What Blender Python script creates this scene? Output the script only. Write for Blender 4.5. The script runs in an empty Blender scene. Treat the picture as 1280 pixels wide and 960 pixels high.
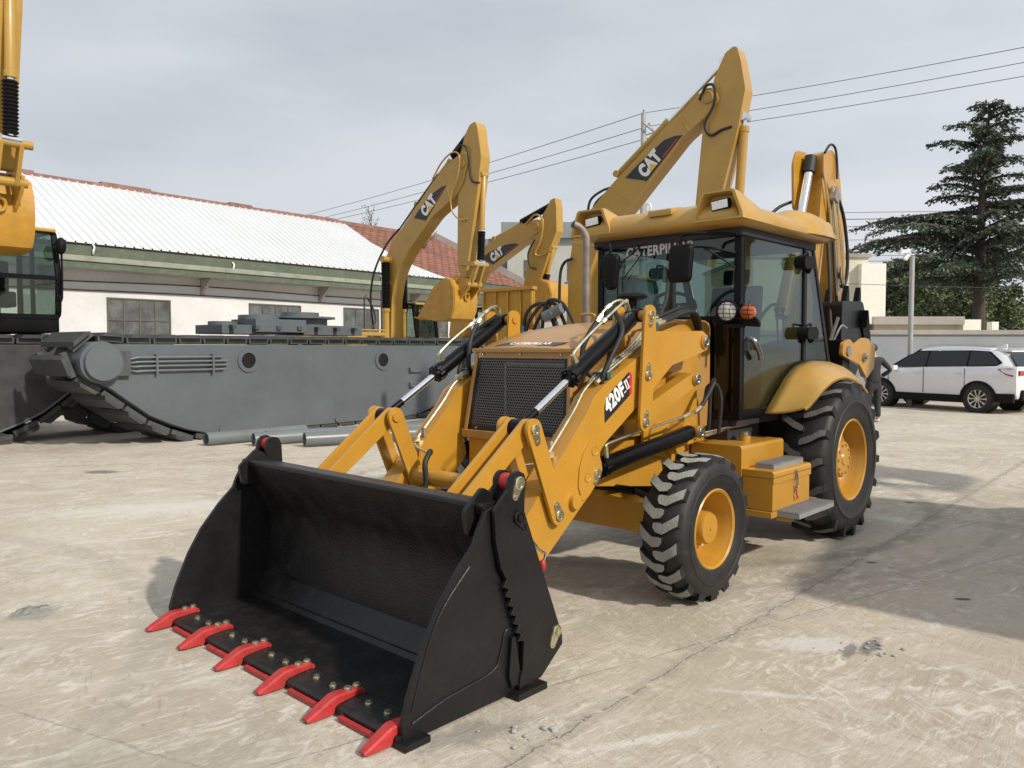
import bpy, bmesh, math, random
import numpy as np
from mathutils import Vector, Matrix
R = math.radians
C = bpy.context.scene.collection
sc = bpy.context.scene

# ------------------------------------------------------------------ camera, world, sun, exposure
cam = bpy.data.cameras.new('camera'); camo = bpy.data.objects.new('camera', cam); C.objects.link(camo)
cam.sensor_width = 36.0; cam.lens = 990.15/1280*36; cam.clip_start = .05; cam.clip_end = 3000
camo.location = (0, 0, 1.67); camo.rotation_euler = (R(90-2.607), 0, 0)
sc.camera = camo
SUN_AZ = math.atan2(.762, -.647)          # clockwise from +Y towards +X
SUN_EL = R(36)
world = bpy.data.worlds.new('World'); sc.world = world; world.use_nodes = True
wn = world.node_tree; wn.nodes.clear()
wo = wn.nodes.new('ShaderNodeOutputWorld'); bg = wn.nodes.new('ShaderNodeBackground')
sky = wn.nodes.new('ShaderNodeTexSky'); sky.sky_type = 'NISHITA'; sky.sun_disc = False
sky.sun_elevation = SUN_EL; sky.sun_rotation = SUN_AZ; sky.air_density = 1.2; sky.dust_density = 3.0
bg.inputs['Strength'].default_value = .1
tc = wn.nodes.new('ShaderNodeTexCoord'); mp = wn.nodes.new('ShaderNodeMapping')
mp.inputs['Scale'].default_value = (1.0, 1.0, 3.6)
n1 = wn.nodes.new('ShaderNodeTexNoise'); n1.inputs['Scale'].default_value = 1.7; n1.inputs['Detail'].default_value = 7; n1.inputs['Roughness'].default_value = .5
wn.links.new(tc.outputs['Generated'], mp.inputs['Vector']); wn.links.new(mp.outputs['Vector'], n1.inputs['Vector'])
cr = wn.nodes.new('ShaderNodeValToRGB')
cr.color_ramp.elements[0].position = .36; cr.color_ramp.elements[0].color = (.500, .538, .592, 1)
cr.color_ramp.elements[1].position = .66; cr.color_ramp.elements[1].color = (.690, .718, .760, 1)
wn.links.new(n1.outputs['Fac'], cr.inputs['Fac'])
# the overcast layer brightens towards the sun's side of the sky
dt = wn.nodes.new('ShaderNodeVectorMath'); dt.operation = 'DOT_PRODUCT'
sd = Vector((math.sin(SUN_AZ)*math.cos(SUN_EL), math.cos(SUN_AZ)*math.cos(SUN_EL), math.sin(SUN_EL)))
dt.inputs[1].default_value = sd
wn.links.new(tc.outputs['Generated'], dt.inputs[0])
mr = wn.nodes.new('ShaderNodeMapRange'); mr.inputs['From Min'].default_value = -.75; mr.inputs['From Max'].default_value = 1
mr.inputs['To Min'].default_value = 9.9; mr.inputs['To Max'].default_value = 13.5
wn.links.new(dt.outputs['Value'], mr.inputs['Value'])
sc2 = wn.nodes.new('ShaderNodeVectorMath'); sc2.operation = 'SCALE'
wn.links.new(cr.outputs['Color'], sc2.inputs[0]); wn.links.new(mr.outputs['Result'], sc2.inputs['Scale'])
mx = wn.nodes.new('ShaderNodeMix'); mx.data_type = 'RGBA'; mx.inputs['Factor'].default_value = .92
wn.links.new(sky.outputs['Color'], mx.inputs['A']); wn.links.new(sc2.outputs['Vector'], mx.inputs['B'])
wn.links.new(mx.outputs['Result'], bg.inputs['Color']); wn.links.new(bg.outputs['Background'], wo.inputs['Surface'])
sl = bpy.data.lights.new('sun', 'SUN'); sl.energy = 3.8; sl.angle = R(2.2); sl.color = (1, .93, .82)
so = bpy.data.objects.new('sun', sl); C.objects.link(so); so.rotation_euler = (-sd).to_track_quat('-Z', 'Y').to_euler()
sc.view_settings.view_transform = 'Standard'; sc.view_settings.look = 'None'
sc.view_settings.exposure = 0.0; sc.view_settings.gamma = 1.0; sc.view_settings.use_curve_mapping = False
try:
    sc.cycles.max_bounces = 8; sc.cycles.transparent_max_bounces = 16
except Exception: pass

# ------------------------------------------------------------------ materials
def nd(nt, kind, **kw):
    n = nt.nodes.new(kind)
    for k, v in kw.items():
        if k in n.inputs: n.inputs[k].default_value = v
        else: setattr(n, k, v)
    return n
def mat(name, col, rough=.5, metal=0, var=.12, vscale=3.0, bump=0, bscale=60, coat=0, dirt=0, dirtcol=(.28,.24,.18), spec=.5, rvar=.12):
    m = bpy.data.materials.new(name); m.use_nodes = True; nt = m.node_tree
    b = nt.nodes['Principled BSDF']
    b.inputs['Roughness'].default_value = rough; b.inputs['Metallic'].default_value = metal
    b.inputs['Coat Weight'].default_value = coat; b.inputs['Coat Roughness'].default_value = .12
    b.inputs['Specular IOR Level'].default_value = spec
    t = nd(nt, 'ShaderNodeTexCoord')
    n = nd(nt, 'ShaderNodeTexNoise', Scale=vscale, Detail=6, Roughness=.6)
    nt.links.new(t.outputs['Object'], n.inputs['Vector'])
    r = nd(nt, 'ShaderNodeValToRGB')
    r.color_ramp.elements[0].position = .3; r.color_ramp.elements[1].position = .7
    r.color_ramp.elements[0].color = (*[c*(1-var) for c in col], 1); r.color_ramp.elements[1].color = (*[min(1, c*(1+var)) for c in col], 1)
    nt.links.new(n.outputs['Fac'], r.inputs['Fac'])
    last = r.outputs['Color']
    if dirt:
        n2 = nd(nt, 'ShaderNodeTexNoise', Scale=7.0, Detail=9, Roughness=.72)
        nt.links.new(t.outputs['Object'], n2.inputs['Vector'])
        r2 = nd(nt, 'ShaderNodeValToRGB'); r2.color_ramp.elements[0].position = .52; r2.color_ramp.elements[1].position = .78
        r2.color_ramp.elements[1].color = (dirt, dirt, dirt, 1)
        nt.links.new(n2.outputs['Fac'], r2.inputs['Fac'])
        mm = nd(nt, 'ShaderNodeMix', data_type='RGBA'); nt.links.new(r2.outputs['Color'], mm.inputs['Factor'])
        nt.links.new(last, mm.inputs['A']); mm.inputs['B'].default_value = (*dirtcol, 1); last = mm.outputs['Result']
    nt.links.new(last, b.inputs['Base Color'])
    rr = nd(nt, 'ShaderNodeMapRange'); rr.inputs['To Min'].default_value = max(0, rough-rvar); rr.inputs['To Max'].default_value = min(1, rough+rvar)
    nt.links.new(n.outputs['Fac'], rr.inputs['Value']); nt.links.new(rr.outputs['Result'], b.inputs['Roughness'])
    if bump:
        n3 = nd(nt, 'ShaderNodeTexNoise', Scale=bscale, Detail=4)
        nt.links.new(t.outputs['Object'], n3.inputs['Vector'])
        bp = nd(nt, 'ShaderNodeBump', Strength=bump, Distance=.02); nt.links.new(n3.outputs['Fac'], bp.inputs['Height'])
        nt.links.new(bp.outputs['Normal'], b.inputs['Normal'])
    return m
def glass_mat(name, tint, gloss=.12, rough=.02):
    m = bpy.data.materials.new(name); m.use_nodes = True; nt = m.node_tree; nt.nodes.clear()
    o = nd(nt, 'ShaderNodeOutputMaterial'); tr = nd(nt, 'ShaderNodeBsdfTransparent', Color=(*tint, 1))
    gl = nd(nt, 'ShaderNodeBsdfGlossy', Color=(.9, .95, .95, 1), Roughness=rough)
    fr0 = nd(nt, 'ShaderNodeLayerWeight', Blend=.5); fr1 = nd(nt, 'ShaderNodeMath', operation='POWER'); fr1.inputs[1].default_value = 4.5
    nt.links.new(fr0.outputs['Facing'], fr1.inputs[0]); fr = nd(nt, 'ShaderNodeMath', operation='MULTIPLY'); fr.inputs[1].default_value = .9; nt.links.new(fr1.outputs[0], fr.inputs[0])
    ad = nd(nt, 'ShaderNodeMath', operation='ADD'); ad.inputs[1].default_value = gloss; ad.use_clamp = True
    ms = nd(nt, 'ShaderNodeMixShader')
    nt.links.new(fr.outputs[0], ad.inputs[0]); nt.links.new(ad.outputs[0], ms.inputs[0])
    nt.links.new(tr.outputs[0], ms.inputs[1]); nt.links.new(gl.outputs[0], ms.inputs[2]); nt.links.new(ms.outputs[0], o.inputs[0])
    return m
M = {}
M['yellow'] = mat('yellow_paint', (.465, .232, .026), .32, var=.07, vscale=4, bump=.04, bscale=25, coat=.25, dirt=.4, dirtcol=(.38, .235, .075))
M['gold'] = mat('cast_yellow', (.45, .235, .028), .42, var=.16, vscale=4, bump=.15, bscale=22, dirt=.45, dirtcol=(.33, .2, .06))
M['hood'] = mat('hood_paint', (.39, .205, .055), .40, var=.08, vscale=3, coat=.15, dirt=.6, dirtcol=(.40, .27, .14))  # tan layer is dust plus the sky's reflection, put into the colour
M['roof'] = mat('roof_plastic', (.44, .255, .05), .40, var=.10, vscale=3, coat=.2, dirt=.35, dirtcol=(.45, .36, .2))
M['exy'] = mat('excavator_yellow', (.42, .245, .045), .38, var=.10, vscale=1.5, coat=.2, dirt=.35, dirtcol=(.38, .26, .09))
M['black'] = mat('black_paint', (.0085, .0085, .009), .40, var=.3, vscale=5, bump=.10, bscale=70, dirt=.16, dirtcol=(.035, .033, .03), spec=.35)
M['blackfloor'] = mat('worn_black_paint', (.0105, .010, .0098), .42, var=.35, vscale=7, bump=.2, bscale=90, dirt=.35, dirtcol=(.05, .046, .04), spec=.4)
M['blackgloss'] = mat('black_gloss', (.004, .004, .005), .34, var=.2, spec=.18)
M['plastic'] = mat('black_plastic', (.007, .007, .0075), .55, var=.15, bump=.1, bscale=200, spec=.16)
M['rubber'] = mat('rubber', (.013, .0127, .0125), .60, var=.25, vscale=6, bump=.12, bscale=30, dirt=.35, dirtcol=(.075, .068, .058))
M['lug'] = mat('worn_lug_rubber', (.27, .27, .24), .75, var=.2, vscale=14, bump=.3, bscale=60, dirt=.5, dirtcol=(.09, .085, .075))
M['lugdark'] = mat('rear_lug_rubber', (.13, .13, .115), .7, var=.25, vscale=14, bump=.3, bscale=60, dirt=.5, dirtcol=(.11, .10, .085))
M['red'] = mat('red_paint', (.42, .030, .028), .5, var=.2, vscale=20, bump=.12, dirt=.5, dirtcol=(.20, .06, .05))
M['steel'] = mat('bare_steel', (.45, .44, .42), .33, metal=1, var=.2, vscale=20)
M['chrome'] = mat('chrome_rod', (.82, .83, .85), .12, metal=1, var=.05, rvar=.03)
M['brass'] = mat('zinc_fitting', (.62, .58, .42), .3, metal=.9, var=.15, vscale=30)
M['exhaust'] = mat('rusty_exhaust', (.23, .19, .16), .55, metal=.5, var=.3, vscale=9)
M['greystep'] = mat('grey_step', (.24, .245, .25), .5, var=.15, bump=.2)
M['pont'] = mat('grey_pontoon_paint', (.098, .114, .124), .42, var=.10, vscale=1.2, bump=.03, bscale=8, dirt=.2, dirtcol=(.17, .18, .18))
M['pontdark'] = mat('dark_track_steel', (.06, .065, .062), .6, var=.25, vscale=5, dirt=.4, dirtcol=(.14, .13, .11))
M['pipe'] = mat('grey_pipe_steel', (.14, .155, .16), .38, var=.15, vscale=2, dirt=.3, dirtcol=(.2, .2, .19))
M['white'] = mat('white_letter', (.75, .75, .73), .5, var=.04)
M['greyletter'] = mat('grey_letter', (.60, .62, .64), .5, var=.04)
M['decal'] = mat('black_decal', (.02, .02, .022), .35, var=.1)
M['decalred'] = mat('red_decal', (.5, .02, .05), .4, var=.05)
M['decaly'] = mat('yellow_decal', (.72, .45, .04), .4, var=.05)
M['lens'] = mat('lamp_lens', (.80, .78, .74), .2, metal=.05, var=.25, vscale=60, coat=.8)
M['amber'] = mat('amber_lens', (.42, .075, .006), .2, var=.1, vscale=30, coat=.8)
M['liner'] = mat('cab_liner', (.02, .021, .026), .6)
M['seat'] = mat('seat_fabric', (.03, .035, .035), .8)
M['interior'] = mat('cab_interior_trim', (.055, .065, .06), .7, var=.3, vscale=4)
M['glass'] = glass_mat('cab_glass', (.62, .69, .665), .05)
M['glassdark'] = glass_mat('tinted_glass', (.07, .08, .08), .04)
M['carglass'] = glass_mat('car_glass', (.06, .07, .075), .06)
M['carwhite'] = mat('white_car_paint', (.74, .74, .76), .25, var=.02, coat=1)
M['wallwhite'] = mat('white_plaster', (.63, .635, .64), .85, var=.10, vscale=.7, dirt=.35, dirtcol=(.40, .38, .35))
M['green'] = mat('green_fascia_paint', (.095, .12, .085), .8, var=.2, vscale=1.5, dirt=.5, dirtcol=(.26, .27, .22))
M['palegreen'] = mat('faded_gutter', (.25, .27, .215), .8, var=.2, vscale=2, dirt=.4, dirtcol=(.5, .47, .4))
M['soffit'] = mat('soffit_concrete', (.34, .31, .28), .9, var=.2, vscale=.8, dirt=.5, dirtcol=(.16, .14, .12))
M['roofwhite'] = mat('white_roof_sheet', (.60, .625, .63), .6, var=.05, vscale=.6)
M['winframe'] = mat('window_frame', (.11, .09, .075), .7)
M['pane'] = mat('old_window_glass', (.10, .11, .11), .2, var=.5, vscale=2.5)
M['woodframe'] = mat('brown_timber', (.22, .15, .09), .7)
M['cream'] = mat('cream_render', (.60, .565, .44), .85, var=.06, vscale=.4)
M['creamlight'] = mat('pale_cream_render', (.78, .75, .66), .85, var=.04)
M['ridge'] = mat('old_ridge_tile', (.24, .13, .105), .85, var=.3, vscale=2)
M['greywall'] = mat('grey_boundary_render', (.27, .285, .30), .85, var=.16, vscale=.5, dirt=.4, dirtcol=(.36, .36, .36))
M['concrete'] = mat('pole_concrete', (.34, .34, .33), .8, var=.15)
M['housegrey'] = mat('house_grey', (.22, .235, .24), .8, var=.1)
M['housewall'] = mat('house_wall', (.42, .42, .38), .85, var=.12, vscale=.5)
M['wire'] = mat('wire_black', (.025, .025, .028), .6)
M['bark'] = mat('bark', (.055, .042, .034), .9, var=.3, vscale=6, bump=.5, bscale=12)
M['skin'] = mat('skin', (.42, .25, .18), .55, var=.05)
M['hair'] = mat('hair', (.012, .011, .010), .6)
M['jacket'] = mat('dark_jacket', (.02, .021, .024), .8, var=.3, bump=.3, bscale=12)
M['trousers'] = mat('dark_trousers', (.024, .024, .026), .85, var=.3, bump=.3, bscale=10)
M['tail'] = mat('tail_lamp', (.35, .012, .02), .15, var=.1, coat=1)
M['alloy'] = mat('alloy_wheel', (.6, .6, .62), .28, metal=.9, var=.05)
M['clearfilm'] = glass_mat('clear_film', (.86, .88, .86), .16, .25)

def leaf_mat(name, c1, c2):
    m = bpy.data.materials.new(name); m.use_nodes = True; nt = m.node_tree; b = nt.nodes['Principled BSDF']
    g = nd(nt, 'ShaderNodeNewGeometry'); t = nd(nt, 'ShaderNodeTexCoord')
    n = nd(nt, 'ShaderNodeTexNoise', Scale=.5, Detail=4); nt.links.new(t.outputs['Object'], n.inputs['Vector'])
    mxx = nd(nt, 'ShaderNodeMath', operation='ADD'); nt.links.new(g.outputs['Random Per Island'], mxx.inputs[0]); nt.links.new(n.outputs['Fac'], mxx.inputs[1])
    r = nd(nt, 'ShaderNodeValToRGB'); r.color_ramp.elements[0].position = .35; r.color_ramp.elements[1].position = 1.25 if False else 1.0
    ml = nd(nt, 'ShaderNodeMath', operation='MULTIPLY'); ml.inputs[1].default_value = .62; nt.links.new(mxx.outputs[0], ml.inputs[0])
    nt.links.new(ml.outputs[0], r.inputs['Fac'])
    r.color_ramp.elements[0].color = (*c1, 1); r.color_ramp.elements[1].color = (*c2, 1)
    nt.links.new(r.outputs['Color'], b.inputs['Base Color']); b.inputs['Roughness'].default_value = .7
    return m
M['cedar'] = leaf_mat('cedar_needles', (.045, .070, .050), (.115, .155, .095))
M['broad'] = leaf_mat('broad_leaves', (.055, .080, .034), (.15, .18, .08))

# perforated grille sheet: dark holes in a black sheet, in object space
def grille_mat():
    m = bpy.data.materials.new('perforated_grille'); m.use_nodes = True; nt = m.node_tree; nt.nodes.clear()
    o = nd(nt, 'ShaderNodeOutputMaterial'); b = nd(nt, 'ShaderNodeBsdfPrincipled'); b.inputs['Base Color'].default_value = (.085, .08, .075, 1); b.inputs['Roughness'].default_value = .4
    tr = nd(nt, 'ShaderNodeBsdfTransparent'); t = nd(nt, 'ShaderNodeTexCoord'); s = nd(nt, 'ShaderNodeSeparateXYZ')
    nt.links.new(t.outputs['Object'], s.inputs[0])
    def mth(op, a, bb=None):
        n = nd(nt, 'ShaderNodeMath', operation=op)
        for i, q in enumerate((a, bb)):
            if q is None: continue
            if isinstance(q, (int, float)): n.inputs[i].default_value = q
            else: nt.links.new(q, n.inputs[i])
        return n.outputs[0]
    P = .0215
    row = mth('MULTIPLY', s.outputs['Z'], 1/(P*.866)); ri = mth('FLOOR', row)
    off = mth('MULTIPLY', mth('MODULO', ri, 2.0), .5)
    cx = mth('ADD', mth('MULTIPLY', s.outputs['Y'], 1/P), off)
    fx = mth('SUBTRACT', mth('SUBTRACT', cx, mth('FLOOR', cx)), .5); fz = mth('SUBTRACT', mth('SUBTRACT', row, ri), .5)
    d = mth('SQRT', mth('ADD', mth('MULTIPLY', fx, fx), mth('MULTIPLY', fz, fz)))
    hole = mth('LESS_THAN', d, .34)
    ms = nd(nt, 'ShaderNodeMixShader'); nt.links.new(hole, ms.inputs[0]); nt.links.new(b.outputs[0], ms.inputs[1]); nt.links.new(tr.outputs[0], ms.inputs[2])
    nt.links.new(ms.outputs[0], o.inputs[0]); return m
M['grille'] = grille_mat()

def tile_mat():
    m = bpy.data.materials.new('red_roof_tiles'); m.use_nodes = True; nt = m.node_tree; b = nt.nodes['Principled BSDF']
    t = nd(nt, 'ShaderNodeTexCoord'); br = nd(nt, 'ShaderNodeTexBrick', Scale=1.0)
    mp_ = nd(nt, 'ShaderNodeMapping'); mp_.inputs['Rotation'].default_value = (R(-32), 0, 0)
    nt.links.new(t.outputs['Object'], mp_.inputs['Vector']); nt.links.new(mp_.outputs['Vector'], br.inputs['Vector'])
    br.inputs['Brick Width'].default_value = .5; br.inputs['Row Height'].default_value = .3; br.inputs['Mortar Size'].default_value = .035
    br.inputs['Color1'].default_value = (.34, .135, .085, 1); br.inputs['Color2'].default_value = (.22, .10, .07, 1); br.inputs['Mortar'].default_value = (.07, .04, .035, 1)
    br.inputs['Bias'].default_value = 0
    n = nd(nt, 'ShaderNodeTexNoise', Scale=1.3, Detail=8); nt.links.new(t.outputs['Object'], n.inputs['Vector'])
    mm = nd(nt, 'ShaderNodeMix', data_type='RGBA', blend_type='MULTIPLY'); mm.inputs['Factor'].default_value = .7
    nt.links.new(br.outputs['Color'], mm.inputs['A']); r = nd(nt, 'ShaderNodeValToRGB'); r.color_ramp.elements[0].color = (.5, .5, .5, 1); r.color_ramp.elements[1].color = (1.4, 1.3, 1.2, 1)
    nt.links.new(n.outputs['Fac'], r.inputs['Fac']); nt.links.new(r.outputs['Color'], mm.inputs['B'])
    nt.links.new(mm.outputs['Result'], b.inputs['Base Color']); b.inputs['Roughness'].default_value = .85
    bp = nd(nt, 'ShaderNodeBump', Strength=.8, Distance=.05); nt.links.new(br.outputs['Fac'], bp.inputs['Height']); bp.invert = True
    nt.links.new(bp.outputs['Normal'], b.inputs['Normal']); return m
M['tiles'] = tile_mat()

def ground_mat():
    m = bpy.data.materials.new('scraped_concrete_yard'); m.use_nodes = True; nt = m.node_tree; b = nt.nodes['Principled BSDF']
    t = nd(nt, 'ShaderNodeTexCoord'); geo = t.outputs['Object']
    sep = nd(nt, 'ShaderNodeSeparateXYZ'); nt.links.new(geo, sep.inputs[0])
    def mth(op, *a, clamp=False):
        n = nd(nt, 'ShaderNodeMath', operation=op); n.use_clamp = clamp
        for i, q in enumerate(a):
            if isinstance(q, (int, float)): n.inputs[i].default_value = q
            else: nt.links.new(q, n.inputs[i])
        return n.outputs[0]
    def noise(scale, det=6, rough=.6, dist=0, rot=None, sxy=(1, 1)):
        mp_ = nd(nt, 'ShaderNodeMapping'); mp_.vector_type = 'TEXTURE'; mp_.inputs['Scale'].default_value = (1/sxy[0], 1/sxy[1], 1)
        if rot is not None: mp_.inputs['Rotation'].default_value = (0, 0, R(rot))
        nt.links.new(geo, mp_.inputs['Vector'])
        n = nd(nt, 'ShaderNodeTexNoise', Scale=scale, Detail=det, Roughness=rough, Distortion=dist)
        nt.links.new(mp_.outputs['Vector'], n.inputs['Vector']); return n.outputs['Fac']
    def ramp(f, p0, p1, v0=0., v1=1.):
        n = nd(nt, 'ShaderNodeMapRange'); n.interpolation_type = 'SMOOTHSTEP'
        n.inputs['From Min'].default_value = p0; n.inputs['From Max'].default_value = p1; n.inputs['To Min'].default_value = v0; n.inputs['To Max'].default_value = v1
        nt.links.new(f, n.inputs['Value']); return n.outputs['Result']
    def mix(fac, A, B, bt='MIX'):
        n = nd(nt, 'ShaderNodeMix', data_type='RGBA', blend_type=bt)
        for k, q in (('Factor', fac), ('A', A), ('B', B)):
            if isinstance(q, (int, float)): n.inputs[k].default_value = q
            elif isinstance(q, tuple): n.inputs[k].default_value = (*q, 1)
            else: nt.links.new(q, n.inputs[k])
        return n.outputs['Result']
    base = mix(ramp(noise(.45, 5, .55, .5), .35, .65), (.405, .352, .268), (.515, .458, .362))
    base = mix(ramp(noise(1.6, 12, .74, 1.2), .47, .60, 0, .62), base, (.565, .515, .425))
    base = mix(ramp(noise(.9, 7, .62, .8, 20, (1, 2.2)), .56, .70, 0, .45), base, (.30, .27, .225))
    base = mix(ramp(noise(5, 9, .72, 2.2, 48, (.35, 2.0)), .54, .70, 0, .75), base, (.62, .57, .48))
    base = mix(ramp(noise(6, 9, .75, 3.0, -15, (.5, 1.6)), .58, .72, 0, .65), base, (.27, .24, .195))
    base = mix(ramp(noise(24, 8, .75, .5), .62, .74, 0, .55), base, (.24, .215, .18))
    base = mix(ramp(noise(70, 4, .7), .66, .76, 0, .6), base, (.15, .14, .125))
    base = mix(ramp(noise(14, 10, .8, 4.0, 30, (.45, 1.8)), .56, .66, 0, .6), base, (.64, .60, .52))
    base = mix(ramp(noise(11, 10, .8, 5.0, -40, (.5, 1.5)), .60, .70, 0, .5), base, (.25, .225, .18))
    base = mix(ramp(noise(160, 3, .6), .35, .7, 0, .35), base, (.27, .245, .205))
    base = mix(mth('MULTIPLY', ramp(noise(3.2, 10, .72, 1.8, 38, (.8, 2.4)), .50, .64, 0, .62), ramp(noise(.8, 3), .36, .54)), base, (.70, .66, .58))
    base = mix(mth('MULTIPLY', ramp(noise(4, 10, .72, 2.2, -58, (.8, 2.2)), .53, .66, 0, .5), ramp(noise(1.1, 3, .5, 0, 77), .38, .56)), base, (.24, .21, .165))
    base = mix(mth('MULTIPLY', ramp(noise(5, 10, .74, 2.0, 100, (.8, 2.2)), .52, .64, 0, .5), ramp(noise(1.0, 3, .5, 0, 33), .40, .57)), base, (.69, .65, .57))
    base = mix(ramp(noise(45, 6, .8, 1), .64, .70, 0, .7), base, (.17, .15, .125))
    wob = mth('MULTIPLY', mth('SUBTRACT', noise(3.5, 8, .75), .5), .16)
    def line(x0, y0, dx, dy, w, col, a, wb=1.0, fade=None):
        global _
        L_ = math.hypot(dx, dy); nx, ny = -dy/L_, dx/L_
        d = mth('ADD', mth('ADD', mth('MULTIPLY', sep.outputs['X'], nx), mth('MULTIPLY', sep.outputs['Y'], ny)), -(x0*nx+y0*ny))
        d = mth('ABSOLUTE', mth('ADD', d, mth('MULTIPLY', wob, wb)))
        f = ramp(d, w*.35, w, a, 0)
        f = mth('MULTIPLY', f, ramp(noise(9, 6, .7), .36, .52))
        return f, col
    for args in ((2.25, 5.64, .665, .747, .0065, (.08, .07, .06), .9, 1.0), (2.25, 5.64, .665, .747, .07, (.25, .225, .19), .4, 1.4),
                 (1.67, 4.8, .84, .54, .007, (.15, .14, .12), .6, .35), (-4.5, 8.2, .88, .46, .007, (.17, .155, .13), .6, .5),
                 (6.5, 14.5, .95, .25, .03, (.2, .18, .15), .6, .6), (-1.5, 3.2, .9, -.43, .01, (.2, .18, .15), .5, .6)):
        f, col = line(*args); base = mix(f, base, col)
    def arc(cx, cy, r, w, col, a):          # curved tyre mark
        dx_ = mth('SUBTRACT', sep.outputs['X'], cx); dy_ = mth('SUBTRACT', sep.outputs['Y'], cy)
        d = mth('SQRT', mth('ADD', mth('MULTIPLY', dx_, dx_), mth('MULTIPLY', dy_, dy_)))
        d = mth('ABSOLUTE', mth('SUBTRACT', d, r)); f = ramp(d, w*.3, w, a, 0)
        f = mth('MULTIPLY', f, ramp(noise(5, 5, .7), .35, .55)); return f, col
    for args in ((1.2, 9.4, 3.4, .13, (.24, .22, .19), .6), (1.2, 9.4, 3.95, .08, (.28, .255, .22), .4), (-6, 3.0, 4.2, .16, (.28, .26, .22), .35)):
        f, col = arc(*args); base = mix(f, base, col)
    def blot(cx, cy, rx_, ry_, rot, col, a, soft=.35, nz=.9, ns=5):
        c_, s_ = math.cos(rot), math.sin(rot)
        dx_ = mth('SUBTRACT', sep.outputs['X'], cx); dy_ = mth('SUBTRACT', sep.outputs['Y'], cy)
        e1 = mth('MULTIPLY', mth('ADD', mth('MULTIPLY', dx_, c_), mth('MULTIPLY', dy_, s_)), 1/rx_)
        e2 = mth('MULTIPLY', mth('SUBTRACT', mth('MULTIPLY', dy_, c_), mth('MULTIPLY', dx_, s_)), 1/ry_)
        d = mth('SQRT', mth('ADD', mth('MULTIPLY', e1, e1), mth('MULTIPLY', e2, e2)))
        d = mth('ADD', d, mth('MULTIPLY', mth('SUBTRACT', noise(ns, 9, .72, 1), .5), nz*2))
        return ramp(d, 1-soft, 1+soft*.4, a, 0), col
    for args in ((1.70, 4.40, .30, .12, .1, (.60, .58, .55), .7, .5, 1.1, 7), (2.00, 4.36, .17, .05, .9, (.14, .13, .12), .8, .4, 1.0, 14), (1.86, 4.30, .15, .035, 1.0, (.16, .15, .14), .8, .4, 1.0, 14),
                 (-5.55, 10.6, .28, .16, 0, (.13, .11, .09), .8, .5, .6, 5), (-.2, 3.35, .30, .10, .5, (.20, .18, .16), .6, .6, 1.2, 9),
                 (.55, 3.30, .35, .035, .35, (.64, .62, .58), .6, .6, 1.2, 12), (1.25, 3.75, .35, .03, -.2, (.60, .58, .54), .5, .6, 1.3, 12), (-3.4, 8.3, 1.6, .5, .3, (.60, .58, .53), .6, .7, .9, 3),
                 (2.8, 6.1, .05, .025, 0, (.06, .055, .05), .9, .4, .5, 12), (3.0, 5.2, .06, .03, 0, (.06, .055, .05), .9, .4, .5, 12), (4.3, 8.5, .06, .04, 0, (.08, .07, .06), .9, .4, .5, 12),
                 (1.55, 6.05, .16, .10, 0, (.09, .075, .06), .8, .4, .4, 9), (5.5, 16, 2.5, .6, .1, (.3, .27, .23), .5, .7, .8, 1.5), (-1.6, 3.0, .9, .35, .4, (.27, .245, .20), .35, .8, 1.0, 4)):
        f, col = blot(*args); base = mix(f, base, col)
    nt.links.new(base, b.inputs['Base Color']); b.inputs['Roughness'].default_value = .82
    hn = mth('ADD', mth('MULTIPLY', noise(6, 9, .75, 2.2, 48, (.35, 2.0)), .6), mth('MULTIPLY', noise(30, 8, .7), .35))
    bp = nd(nt, 'ShaderNodeBump', Strength=.6, Distance=.02); nt.links.new(hn, bp.inputs['Height']); nt.links.new(bp.outputs['Normal'], b.inputs['Normal'])
    return m

# ------------------------------------------------------------------ mesh helpers
def frame_from(d):
    d = Vector(d).normalized(); a = Vector((0, 0, 1)) if abs(d.z) < .9 else Vector((1, 0, 0))
    u = a.cross(d).normalized(); return u, d.cross(u)
def smooth_path(pts, n=6):
    P = [Vector(p) for p in pts]
    if len(P) < 3: return P
    out = []
    Q = [2*P[0]-P[1]] + P + [2*P[-1]-P[-2]]
    for i in range(1, len(Q)-2):
        for k in range(n):
            t = k/n; a, b, c, d = Q[i-1:i+3]
            out.append(.5*((2*b)+(c-a)*t+(2*a-5*b+4*c-d)*t*t+(3*b-a-3*c+d)*t**3))
    out.append(P[-1]); return out
SPLIT = {'pipe_fitting', 'hydraulic_pipe', 'hydraulic_hose', 'lift_hose', 'hose_bundle', 'pivot_pin', 'lever_pin', 'grille_bolt', 'edge_bolt', 'inner_lug', 'pipe_clamp', 'hose_fitting', 'bucket_hose', 'loose_hose', 'weld_seam', 'joint_boss', 'wall_cable', 'small_ring', 'mirror_arm', 'wiper', 'tank_rod', 'rail', 'bent_bar', 'door_gap', 'levelling_plate'}
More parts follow.
